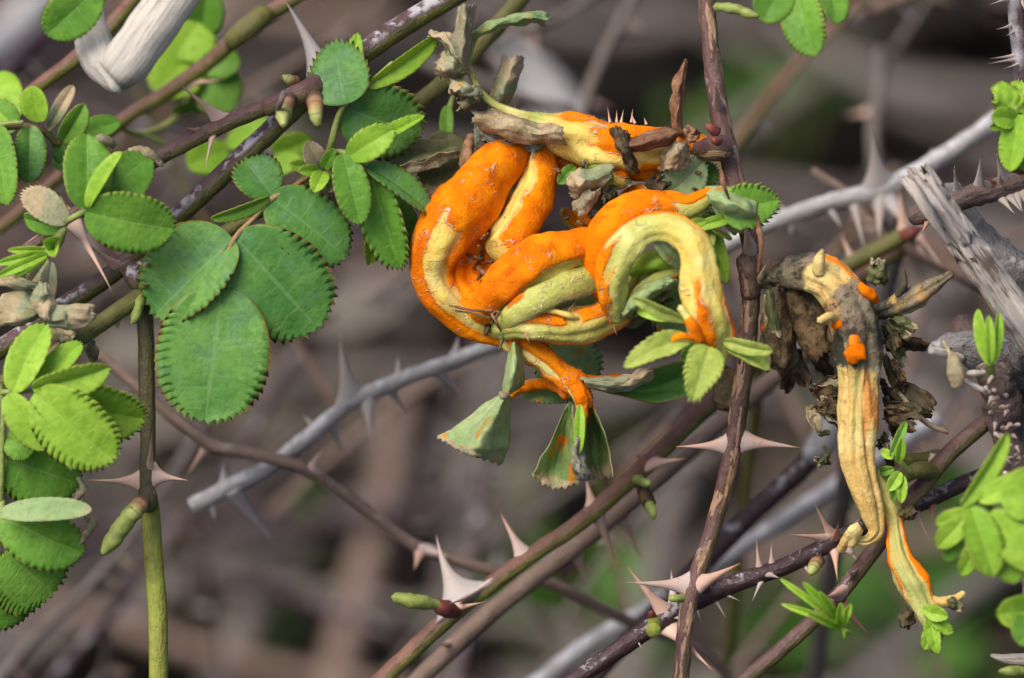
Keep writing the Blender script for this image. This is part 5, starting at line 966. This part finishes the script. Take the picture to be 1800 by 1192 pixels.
tube(st2, 'curled_edge', [(894, 692, 9, 4), (886, 698, 11, 6), (880, 690, 10, 3)], DRYTAN, 9, lump=0.5, step=0.0004)
st3 = coil(g, [(1000, 690, 3, 12), (975, 676, 0, 9), (945, 674, -2, 9), (915, 682, -2, 8), (895, 694, 0, 6)], [(-1, 2, -40, 85)], green=((0, 0.3), (1, 0.8)), dark=((0, 0.25), (1, 0.15)), seed=3.7, seg=24, bulge=0.12, name='rusted_stalk')
leaflet(st3, (960, 600, -8), (1030, 690, -10), 120, PALELEAF, fold=6, teeth=9, tooth=0.06, roll=10); leaflet(st3, (915, 690, -4), (1010, 692, -6), 46, BLIGHT, fold=16, roll=20, teeth=9, tooth=0.09)
st4 = coil(g, [(1010, 680, 5, 14), (1020, 700, 6, 12), (1022, 720, 6, 8), (1022, 760, 8, 5)], [(-1, 2, -40, 85)], green=((0, 0.3), (1, 0.8)), dark=((0, 0.25), (1, 0.15)), seed=4.7, seg=24, bulge=0.12, name='rusted_stalk')
sheet(st4, 'leaflet', [[(998, 710, 4), (1003, 710, 4), (1010, 714, 5)], [(970, 770, 2), (990, 774, -1), (1011, 774, 6)], [(948, 815, 2), (980, 826, -2), (1013, 824, 7)], [(937, 838, 3), (972, 856, 0), (1020, 846, 6)]], BLIGHT, crumple=0.8, teeth=9, tooth=7, seed=5.1)
sheet(st4, 'leaflet', [[(1022, 706, 4), (1030, 702, 3), (1036, 706, 4)], [(1021, 748, 6), (1040, 745, -1), (1057, 738, 5)], [(1022, 796, 6), (1046, 798, -3), (1072, 788, 4)], [(1028, 838, 5), (1054, 840, -1), (1078, 836, 4)]], BLIGHT, crumple=0.8, teeth=8, tooth=5, seed=6.3)
leaflet(st4, (1020, 712, 9), (1017, 798, 10), 24, YOUNG, fold=34, teeth=7, tooth=0.03)
sheet(st4, 'withered_blade', [[(1010, 770, 7), (1016, 768, 10), (1022, 772, 8)], [(1006, 800, 7), (1014, 800, 12), (1026, 804, 8)], [(1003, 822, 7), (1016, 822, 13), (1036, 828, 9)], [(1012, 838, 8), (1024, 842, 12), (1040, 836, 9)]], DRYGREY, crumple=1.1, teeth=5, tooth=5, seed=7.7)
# withered leaf at the top: its petiole is the thin end of the swollen coil
wl = tube(g, 'withered_leaf', [(822, 108, 3, 5), (835, 70, 0, 4), (850, 55, -2, 3)], S_PETIOLE, 8, step=0.0007)[0]
lt_ = sheet(wl, 'withered_blade', [[(820, 124, 4), (823, 122, 6), (827, 118, 4)], [(800, 106, 4), (814, 106, 11), (826, 98, 4)], [(790, 82, 3), (812, 80, 12), (829, 70, 3)], [(800, 46, 3), (814, 44, 11), (830, 44, 3)], [(802, 16, 3), (820, 10, 10), (838, 14, 3)]], DRYTAN, crumple=1.0, teeth=7, tooth=5, seed=11.0); hairs(lt_, lt_, 220, 0.0006, HAIR, rng=3, wid=0.00003)
sheet(wl, 'withered_blade', [[(826, 62, 1), (830, 64, 3), (830, 70, 1)], [(856, 40, -1), (862, 48, 4), (862, 58, 0)], [(898, 28, -3), (904, 36, 3), (902, 46, -2)], [(930, 20, -4), (936, 30, 1), (932, 42, -4)], [(962, 24, -6), (966, 30, -3), (956, 42, -6)]], PALELEAF, crumple=1.4, teeth=6, tooth=5, seed=12.0)
sheet(wl, 'withered_blade', [[(826, 118, 4), (822, 112, 6), (818, 106, 4)], [(806, 106, 2), (802, 92, 8), (800, 76, 2)], [(776, 78, 1), (780, 68, 6), (786, 58, 1)], [(752, 62, 0), (756, 57, 3), (764, 54, 0)]], GREYLEAF, crumple=1.4, seed=13.0)
lg_ = sheet(wl, 'withered_blade', [[(828, 124, 2), (820, 118, 4), (812, 106, 3)], [(808, 134, 2), (796, 116, 8), (790, 92, 2)], [(786, 138, 1), (776, 120, 6), (776, 96, 1)], [(772, 134, 0), (768, 124, 3), (770, 112, 0)]], GREYLEAF, crumple=1.6, teeth=6, tooth=4, seed=14.0)
sheet(wl, 'withered_blade', [[(850, 166, 5), (846, 160, 6), (838, 150, 5)], [(830, 176, 5), (820, 160, 11), (812, 136, 4)], [(806, 172, 4), (800, 158, 9), (796, 140, 4)], [(796, 158, 2), (792, 150, 5), (790, 142, 3)]], GREYLEAF, crumple=1.8, seed=15.0)
sheet(wl, 'withered_blade', [[(848, 170, 5), (842, 168, 6), (836, 164, 5)], [(836, 182, 5), (826, 176, 9), (814, 170, 4)], [(818, 190, 4), (810, 186, 7), (802, 176, 3)]], OLIVELEAF, crumple=2.4, teeth=4, tooth=5, seed=16.0)
hairs(lg_, lg_, 200, 0.0006, HAIR, rng=5, wid=0.00004)
lb_ = sheet(g, 'withered_blade', [[(858, 182, -1), (872, 188, 1), (890, 190, -1)], [(864, 152, -2), (884, 160, 4), (906, 156, -3)], [(878, 124, -4), (896, 130, 3), (915, 130, -5)], [(884, 98, -6), (900, 104, 1), (920, 100, -6)]], GREYLEAF, crumple=1.0, teeth=4, tooth=6, seed=17.0); hairs(lb_, lb_, 200, 0.0006, HAIR, rng=2, wid=0.00003)
br = sheet(g, 'papery_bract', [[(990, 222, 7), (990, 238, 10), (994, 256, 7)], [(950, 214, 5), (950, 234, 9), (955, 253, 5)], [(905, 204, 4), (906, 226, 9), (910, 250, 4)], [(868, 194, 3), (868, 215, 8), (872, 243, 3)], [(832, 196, 3), (833, 210, 7), (842, 226, 3)]], DRYTAN, crumple=1.4, teeth=4, tooth=5, seed=18.0); hairs(br, br, 400, 0.0006, HAIR, rng=8, wid=0.00003)
sheet(g, 'papery_bract', [[(950, 246, 3), (948, 254, 3), (944, 258, 2)], [(880, 236, 1), (876, 252, 3), (874, 262, 0)], [(836, 212, 0), (838, 232, 3), (842, 250, 0)]], DRYGREY, crumple=2.0, seed=19.0)
# shrivelled olive leaf left of the coils
ol = tube(g, 'withered_leaf', [(870, 300, -6, 5), (840, 290, -8, 5), (810, 276, -10, 4), (780, 250, -12, 5), (788, 200, -14, 6), (796, 170, -16, 4)], S_PETIOLE, 8, step=0.0007)[0]
leaflet(ol, (806, 262, -8), (666, 292, -4), 58, OLIVELEAF, name='withered_blade', fold=40, roll=-30, crumple=0.18, teeth=8); leaflet(ol, (790, 232, -12), (762, 340, -10), 92, OLIVELEAF, name='withered_blade', fold=14, roll=12, teeth=8, crumple=0.05)
leaflet(ol, (808, 268, -4), (690, 300, 2), 24, DRYTAN, name='withered_blade', fold=30, roll=30, crumple=0.4, teeth=6); leaflet(ol, (786, 186, -14), (784, 250, -12), 26, MID, name='withered_blade', fold=20)
for p, m in (([(828, 240, -2, 8), (822, 270, 0, 11), (818, 300, 0, 11), (815, 318, 0, 5)], DRYRED), ([(850, 242, -2, 6), (848, 262, 2, 10), (862, 280, 0, 5)], DRYBROWN), ([(838, 228, -2, 7), (842, 248, -1, 9), (850, 262, -2, 5)], DRYGREY)):
    tube(g, 'shrivelled_stipule', p, m, 12, lump=0.55, step=0.0004)
# red brown bracts over the upper coil
for b, t, w, m, kw in (((1030, 300, 5), (1078, 318, 6), 36, MID, dict(fold=20)), ((1060, 320, 3), (1060, 368, 0), 54, OLIVELEAF, dict(fold=20)), ((1010, 292, 4), (982, 322, 6), 26, MID, dict(fold=20, crumple=.1)), ((1205, 225, 8), (1225, 245, 8), 20, DRYRED, dict(crumple=.3))):
    if kw.get('crumple', 0) > 0.11: scrap(g, 'shrivelled_bract', b, t, w * 1.15, m, b[0] * 0.1, 1.2 + kw['crumple'] * 4)
    else: leaflet(g, b, t, w, m, name='shrivelled_bract', teeth=7, tooth=0.06, **kw)
for rows, m_, cr in (([[(1096, 246, 8), (1095, 256, 11), (1100, 270, 8)], [(1130, 236, 8), (1130, 252, 12), (1132, 266, 8)], [(1165, 224, 7), (1168, 240, 11), (1170, 258, 7)], [(1187, 224, 6), (1189, 234, 9), (1187, 248, 6)]], DRYRED, 0.7), ([[(1074, 226, 8), (1090, 222, 11), (1108, 236, 9)], [(1078, 252, 9), (1094, 256, 13), (1108, 258, 9)], [(1092, 280, 9), (1104, 278, 12), (1116, 276, 9)], [(1106, 302, 8), (1114, 302, 10), (1124, 300, 8)]], DRYBROWN, 1.3),
                     ([[(1172, 258, 6), (1192, 246, 8), (1212, 256, 6)], [(1162, 278, 6), (1186, 272, 10), (1214, 280, 6)], [(1156, 300, 5), (1180, 298, 8), (1206, 298, 5)]], DRYTAN, 0.9), ([[(1150, 308, 3), (1170, 300, 5), (1190, 306, 3)], [(1136, 326, 3), (1160, 322, 6), (1184, 326, 3)], [(1150, 342, 3), (1166, 344, 5), (1178, 342, 3)]], DRYBROWN, 1.4),
                     ([[(1075, 290, 7), (1078, 304, 9), (1074, 318, 7)], [(1040, 294, 7), (1040, 316, 11), (1044, 336, 7)], [(1010, 298, 7), (1012, 322, 11), (1022, 346, 7)], [(998, 314, 6), (1000, 330, 8), (1008, 346, 6)]], GREYLEAF, 1.1), ([[(1030, 328, 8), (1045, 338, 10), (1056, 330, 8)], [(1014, 350, 8), (1030, 358, 11), (1050, 350, 8)], [(1006, 366, 7), (1022, 378, 9), (1040, 368, 7)]], DRYTAN, 0.9), ([[(1090, 326, 4), (1080, 340, 5), (1076, 352, 4)], [(1066, 330, 4), (1060, 348, 6), (1062, 362, 4)]], OLIVELEAF, 0.8)):
    sheet(g, 'shrivelled_bract', rows, m_, crumple=cr, teeth=6, tooth=4, seed=rows[0][0][0] * 0.07)
sheet(g, 'shrivelled_bract', [[(1188, 238, 3), (1194, 236, 5), (1204, 240, 3)], [(1180, 205, 2), (1189, 206, 6), (1199, 204, 2)], [(1178, 172, 1), (1190, 172, 6), (1202, 168, 1)], [(1185, 138, 1), (1196, 137, 5), (1206, 134, 1)], [(1204, 108, 0), (1206, 106, 2), (1209, 108, 0)]], DRYRED, crumple=1.0, seed=21.0)
# green leaflets on the right hand side of the gall
for b, t, w, m, kw in (((1166, 350, 4), (1236, 284, 2), 78, PALELEAF, dict(fold=20, roll=-14, teeth=8, tooth=0.08, wide=-.2)), ((1212, 340, 0), (1254, 290, -2), 46, MID, dict(fold=20, teeth=7, tooth=0.12)), ((1270, 372, 12), (1366, 352, 10), 78, MID, dict(fold=20, teeth=7, tooth=0.11, wide=-.35)), ((1255, 400, 6), (1276, 496, 4), 30, YOUNG, dict(fold=30, teeth=5)), ((1240, 420, 4), (1268, 470, 2), 36, YOUNG, dict(fold=24, teeth=6, tooth=.1)),
                       ((1215, 402, 10), (1300, 378, 10), 26, YOUNG, dict(fold=34)), ((1190, 445, 2), (1205, 545, 0), 84, MID, dict(fold=14, roll=20, teeth=9, tooth=.05)), ((1150, 480, 2), (1190, 590, 0), 66, BLIGHT, dict(fold=20, teeth=6, tooth=.14)), ((1090, 560, 4), (1180, 510, 6), 40, BLIGHT, dict(fold=34, roll=20, teeth=8)), ((1100, 575, 2), (1150, 500, 0), 50, OLIVELEAF, dict(fold=20))):
    leaflet(g, b, t, w, m, name='leaflet', **kw)
sheet(g, 'leaflet', [[(1238, 328, 10), (1244, 345, 13), (1246, 362, 10)], [(1272, 328, 11), (1278, 356, 16), (1280, 384, 11)], [(1306, 338, 11), (1312, 366, 16), (1312, 394, 11)], [(1334, 352, 10), (1328, 376, 13), (1316, 398, 10)]], PALELEAF, crumple=0.6, seed=41.0)
# shoot tip leaves on the greenish loop
for b, t, w, m, kw in (((1206, 565, 22), (1110, 522, 26), 30, TIPLEAF, dict(fold=40, roll=20, teeth=6, tooth=0.06)), ((1210, 594, 22), (1098, 645, 26), 52, TIPLEAF, dict(fold=34, roll=-20, teeth=7, tooth=0.09, wide=-.25, arch=0.14)), ((1246, 610, 22), (1218, 702, 26), 64, TIPLEAF, dict(fold=24, teeth=8, tooth=0.13, wide=-.45)), ((1272, 600, 20), (1358, 616, 22), 34, TIPLEAF, dict(fold=36, roll=-18, teeth=6, tooth=0.05)), ((1270, 606, 18), (1352, 648, 20), 36, TIPLEAF, dict(fold=36, roll=24, teeth=6, tooth=0.05)), ((1236, 598, 20), (1200, 634, 18), 30, MID, dict(fold=20, teeth=5, tooth=.1))):
    leaflet(g, b, t, w, m, name='tip_leaflet', crumple=0.10, **kw)
rt = random.Random(9)
for k in range(13):
    a_ = rt.uniform(-0.9, 1.5); x, y = 1232 + rt.uniform(-14, 34), 362 + rt.uniform(-16, 50); L = rt.uniform(34, 72)
    leaflet(g, (x, y, rt.uniform(2, 12)), (x + cos(a_) * L, y + sin(a_) * L, rt.uniform(0, 16)), L * rt.uniform(.32, .55), rt.choice((PALELEAF, TIPLEAF, TIPLEAF, YOUNG)), name='tuft_leaflet', fold=rt.uniform(15, 45), roll=rt.uniform(-40, 40), teeth=6, tooth=0.09, crumple=0.1)
for k in range(8):
    a_ = rt.uniform(0.6, 2.6); x, y = 1150 + rt.uniform(-30, 60), 470 + rt.uniform(-30, 50); L = rt.uniform(34, 66)
    leaflet(g, (x, y, rt.uniform(4, 12)), (x + cos(a_) * L, y + sin(a_) * L, rt.uniform(2, 14)), L * rt.uniform(.3, .5), rt.choice((PALELEAF, TIPLEAF, BLIGHT)), name='tuft_leaflet', fold=rt.uniform(15, 45), roll=rt.uniform(-40, 40), teeth=6, tooth=0.09, crumple=0.12)
coil(g, [(1196, 540, 22, 7), (1212, 565, 23, 8), (1226, 590, 22, 9), (1238, 606, 20, 6)], [(0.3, 2, 0, 60)], green=((0, .8), (1, .2)), seed=20.2, seg=18, name='rusted_stalk'); coil(g, [(1170, 606, 23, 4), (1195, 594, 24, 6), (1228, 600, 22, 7)], [(0.2, 2, -60, 80)], green=((0, .8), (1, .2)), seed=20.5, seg=18, name='rusted_stalk')
# prickles, splinters of dry skin, soft hair
for b, t in (((1072, 214, 0), (1068, 188, 0)), ((1084, 214, 0), (1084, 194, 0)), ((1092, 214, 1), (1096, 193, 1)), ((1110, 214, 0), (1112, 192, 0)), ((1116, 216, 1), (1110, 200, 1)), ((1136, 218, 0), (1132, 206, 0)), ((782, 356, 2), (744, 356, 4)), ((792, 340, 0), (780, 328, 0)), ((936, 276, 24), (938, 258, 26)), ((1002, 545, 14), (1012, 530, 20)), ((925, 588, 12), (930, 602, 14)), ((1080, 576, 8), (1084, 590, 8))):
    thorn(g, 'prickle', b, t, RIGHT, 6, 5, T_TAN if b[1] < 300 else T_RED)
for p in ([(858, 552, 8.1, 2.2), (876, 548, 11.0, 2.6), (870, 560, 11.6, 2)], [(790, 537, 8.1, 2), (830, 545, 9.9, 2.6), (866, 546, 9.9, 2)], [(800, 546, 7.5, 1.6), (836, 552, 9.9, 2), (862, 560, 9.9, 1.6)], [(862, 548, 9.3, 2), (872, 566, 10.4, 2.4), (880, 582, 8.7, 1.6)], [(884, 580, 7.0, 3), (882, 600, 7.5, 3.6), (878, 614, 7.5, 2)], [(812, 366, 6.6, 2), (822, 382, 7.0, 3), (832, 386, 6.4, 4)], [(805, 506, 4.0, 3), (818, 512, 4.5, 4), (830, 506, 4.0, 2)], [(820, 488, 4.0, 2), (828, 500, 4.5, 3), (820, 520, 5.0, 2)], [(796, 450, 3.0, 3), (806, 462, 4.0, 4), (800, 470, 3.0, 2)], [(822, 448, 4.0, 4), (838, 452, 5.0, 3), (848, 454, 5.0, 2)], [(840, 470, 5.0, 5), (852, 480, 6.0, 4), (866, 478, 6.0, 2)]):
    tube(g, 'dry_skin_strip', p, (DRYRED, DRYRED, OLIVELEAF)[int(p[0][0]) % 3], 7, lump=0.5, step=0.0004)
rd = random.Random(44)
for k in range(44):
    cx, cy, sx, sy = rd.choice(((845, 440, 26, 26), (1010, 300, 40, 14), (870, 560, 30, 14), (1130, 300, 60, 24), (1190, 300, 30, 30), (835, 500, 30, 30), (1040, 380, 40, 20), (1150, 530, 40, 40)))
    x, y, d = cx + rd.gauss(0, .6) * sx, cy + rd.gauss(0, .6) * sy, rd.uniform(2, 8); an = rd.uniform(0, 6.28); L = rd.uniform(9, 24)
    scrap(g, 'dry_skin_strip', (x, y, d), (x + cos(an) * L, y + sin(an) * L, d + rd.uniform(-2, 3)), L * rd.uniform(.2, .45), rd.choice((DRYBROWN, DRYRED, DRYBROWN, DRYTAN, OLIVELEAF)), k * 0.9, 1.0, 2.0)
hairs(g, top, 380, 0.0005, HAIR, rng=9, wid=0.00004); hairs(g, roll, 160, 0.0006, HAIRDK, rng=12, wid=0.00005)
rr = random.Random(4); V = []; F = []
def crumbs(par, src, n, s):
    me = src.data; off = root_of(src).location; V = []; F = []
    for _ in range(n):
        v = rr.choice(me.vertices); c = v.co + off; r = rr.uniform(0.4, 1.3) * s; k = len(V)
        V.extend([c + Vector((r, 0, 0)), c - Vector((r, 0, 0)), c + Vector((0, r, 0)), c - Vector((0, r, 0)), c + Vector((0, 0, r)), c - Vector((0, 0, r))])
        F.extend([(k + a, k + b, k + e) for a, b, e in ((0, 2, 4), (2, 1, 4), (1, 3, 4), (3, 0, 4), (2, 0, 5), (1, 2, 5), (3, 1, 5), (0, 3, 5))])
    o = mesh_obj('spore_crumbs', V, F, ORANGE, par); o['kind'] = 'stuff'
crumbs(g, hol, 260, 0.00016); crumbs(g, ring, 120, 0.00013); crumbs(g, pet, 90, 0.00014)

# ------------------------------------------------------------------ the decayed gall
h = thing('decayed_gall', 'shrivelled brown and ochre old gall hanging with one orange spore spot', 'decayed gall', P(1330, 490, 0))
main = coil(h, [(1322, 494, -2, 14.7), (1345, 490, 0, 16.6), (1375, 480, 2, 23.9), (1410, 478, 4, 29.4), (1446, 490, 6, 35.0), (1480, 522, 7, 38.6), (1500, 565, 8, 40.5), (1508, 610, 8, 39.6), (1510, 660, 8, 35.3), (1506, 710, 8, 34.4), (1506, 760, 8, 32.0), (1510, 810, 8, 27.9), (1520, 855, 8, 23.8), (1534, 900, 8, 19.7), (1540, 935, 8, 13.9), (1520, 952, 8, 9.8), (1492, 942, 8, 8.2)],
            [(0.395, 0.43, 10, 16), (0.455, 0.475, 20, 6), (0.20, 0.34, -75, 14)], green=((0, 0.0), (0.17, 0.12), (0.2, 0.62), (0.27, 0.55), (0.31, 0.08), (0.44, 0.18), (0.52, 0.75), (0.6, 0.95), (1, 1.0)), grooves=((0.45, 0.95, lambda u: 14 + 12 * sin(u * 9), 7, 0.34), (0.5, 0.95, lambda u: -26 + 10 * sin(u * 14), 7, 0.26), (0.42, 0.8, lambda u: 48 - 30 * (u - .5), 8, 0.28), (0.15, 0.5, -40, 12, 0.2), (0.2, 0.45, 30, 14, 0.2)), seed=31.0, mat=ROT, bulge=0.13, su=0.02, name='shrivelled_stem', nz=0.2, wr=0.05)
side = coil(h, [(1540, 830, 4, 14), (1556, 868, 5, 18), (1568, 902, 5, 18), (1574, 934, 6, 13), (1580, 970, 7, 21), (1598, 1012, 8, 26), (1622, 1056, 9, 24), (1642, 1096, 10, 19), (1640, 1142, 10, 8)], [(0.28, 0.85, lambda u: -62 + 40 * (u - .3), 13), (0.1, 0.7, 62, 12)], green=((0, .5), (0.5, 0.6), (1, 1.2)), dark=((0, 0.18), (0.4, 0.1), (1, 0.12)), grooves=((0.3, 1, 20, 10, 0.18), (0.3, 1, -30, 10, 0.14)), seed=33.0, mat=gall_mat('old_gall_tip', yellow=(0.52, 0.36, 0.10), green=(0.36, 0.38, 0.11), pale=(0.55, 0.48, 0.17)), bulge=0.1, name='pale_side_stem', wr=0.07)
coil(h, [(1620, 1048, 9, 8), (1650, 1058, 10, 9), (1676, 1056, 10, 10), (1694, 1042, 10, 5)], [], green=((0, .8), (1, .9)), seed=34.0, seg=20, mat=ROT, name='side_bud'); scrap(h, 'dead_blade', (1670, 1052, 11), (1690, 1074, 11), 20, OLIVELEAF, 3.3, 2.5)
for b, t in (((1632, 1080, 12), (1672, 1112, 13)), ((1630, 1090, 12), (1650, 1148, 13)), ((1636, 1100, 12), (1626, 1140, 12)), ((1622, 1070, 12), (1665, 1085, 14))): leaflet(h, b, t, 30, YOUNG, name='small_blade', crumple=0.2, fold=34, teeth=5, tooth=.08)
coil(h, [(1540, 552, 0, 10), (1570, 540, 2, 18), (1605, 524, 3, 21), (1640, 502, 3, 13), (1672, 482, 3, 7)], [], green=((0, 0.1), (0.3, 0.45), (0.7, 0.3), (1, 0.1)), grooves=((0, 1, 0, 10, .25), (0, 1, 60, 10, .2)), seed=35.0, mat=ROT, seg=30, name='dead_bud'); tube(h, 'dead_bract', [(1578, 520, 4, 5), (1590, 498, 5, 6), (1588, 474, 5, 3)], DRYBROWN, 10, lump=.6, step=.0004)
coil(h, [(1440, 480, 9, 10), (1438, 464, 10, 9), (1442, 450, 10, 8), (1446, 440, 11, 4)], [], green=((0, .9), (1, .5)), seed=36.4, mat=ROT, seg=22, wr=0.2, name='pale_nub'); coil(h, [(1472, 560, 10, 8), (1456, 557, 13, 8), (1440, 564, 14, 6)], [], green=((0, 1), (1, 1)), seed=36, mat=ROT, seg=18, name='pale_nub'); tube(h, 'spore_spot', [(1468, 570, 10, 6), (1474, 572, 11, 9), (1478, 562, 10, 5)], ORANGE, 12, lump=.4, step=.0004, wr=0.2)
coil(h, [(1478, 966, 6, 8), (1494, 940, 9, 10), (1506, 930, 10, 12), (1496, 958, 8, 8)], [], green=((0, .6), (1, .8)), seed=38, mat=ROT, seg=18, name='side_bud')
tube(h, 'spore_spot', [(1496, 636, 13.0, 8), (1504, 622, 13.4, 14), (1514, 610, 13.2, 10)], ORANGE, 20, lump=.5, step=.0003, flat=0.35, wr=0.35); tube(h, 'spore_spot', [(1512, 500, 10, 4), (1528, 516, 10, 8), (1540, 530, 8, 5)], ORANGE, 16, lump=.6, step=.0003, wr=0.35)
rr = random.Random(17)
def tatters(n, x0, x1, y0, y1, d0, d1, lmin, lmax, mats, ang=None):
    for k in range(n):
        x, y, d = rr.uniform(x0, x1), rr.uniform(y0, y1), rr.uniform(d0, d1); a = radians(ang + rr.uniform(-50, 50) if ang is not None else rr.uniform(0, 360)); L = rr.uniform(lmin, lmax)
        scrap(h, 'dead_blade', (x, y, d), (x + cos(a) * L, y + sin(a) * L, d + rr.uniform(-6, 6)), L * rr.uniform(.22, .5), rr.choice(mats), k * 1.7 + x0 * 0.01, rr.uniform(2, 5), rr.uniform(-4, 6))
for b, t, w, m, kw in (((1362, 510, 2), (1372, 640, 4), 44, DRYBROWN, dict(fold=50, crumple=.2)), ((1390, 510, 0), (1450, 628, 2), 60, DRYBROWN, dict(fold=40, crumple=.2, roll=20)), ((1352, 510, 4), (1366, 590, 4), 24, OLIVELEAF, dict(fold=50, crumple=.2)), ((1380, 560, 0), (1366, 650, 0), 60, DRYBROWN, dict(crumple=.3)), ((1410, 520, 0), (1462, 600, 0), 70, DRYBROWN, dict(crumple=.3, fold=20)), ((1260, 640, -6), (1290, 712, -6), 60, DRYBROWN, dict(crumple=.3)), ((1345, 520, 2), (1356, 640, 0), 20, DRYTAN, dict(fold=50, crumple=.15)),
                       ((1560, 560, 0), (1602, 590, 2), 34, OLIVELEAF, dict(fold=40, crumple=.15)), ((1568, 560, 2), (1610, 578, 4), 20, OLIVELEAF, dict(fold=50, arch=-.3)), ((1548, 500, -4), (1540, 456, -4), 34, OLIVELEAF, dict(crumple=.4)), ((1560, 680, 0), (1640, 722, 0), 44, DRYBROWN, dict(crumple=.3, fold=30))):
    scrap(h, 'dead_blade', b, t, w, m, b[1] * 0.03, 1.0 + kw.get('crumple', .1) * 9, 9)
tatters(13, 1420, 1450, 680, 725, -4, 4, 36, 66, (DRYBROWN, DRYTAN, DRYBROWN, DRYBROWN), 20)
tatters(20, 1545, 1580, 560, 740, -6, 6, 30, 60, (DRYBROWN, DRYBROWN, OLIVELEAF), 40)
tatters(7, 1350, 1440, 520, 640, -10, -2, 40, 80, (DRYBROWN, DRYBROWN, OLIVELEAF), 80)
tatters(5, 1540, 1570, 760, 840, -4, 2, 20, 44, (DRYBROWN, OLIVELEAF), 100)
tatters(4, 1455, 1480, 760, 830, -6, 0, 16, 34, (DRYBROWN, OLIVELEAF), 180)
tube(h, 'dead_stalk', [(1580, 690, 2, 4), (1615, 732, 3, 5), (1640, 750, 3, 5), (1668, 760, 3, 4)], S_DEADTAN, 8, lump=.15, capb='flat')
scrap(h, 'dead_blade', (1580, 905, 6), (1608, 898, 8), 24, DRYBROWN, 3.3, 2.5); scrap(h, 'dead_blade', (1600, 1072, 6), (1590, 1104, 8), 24, DRYBROWN, 3.3, 2.5)
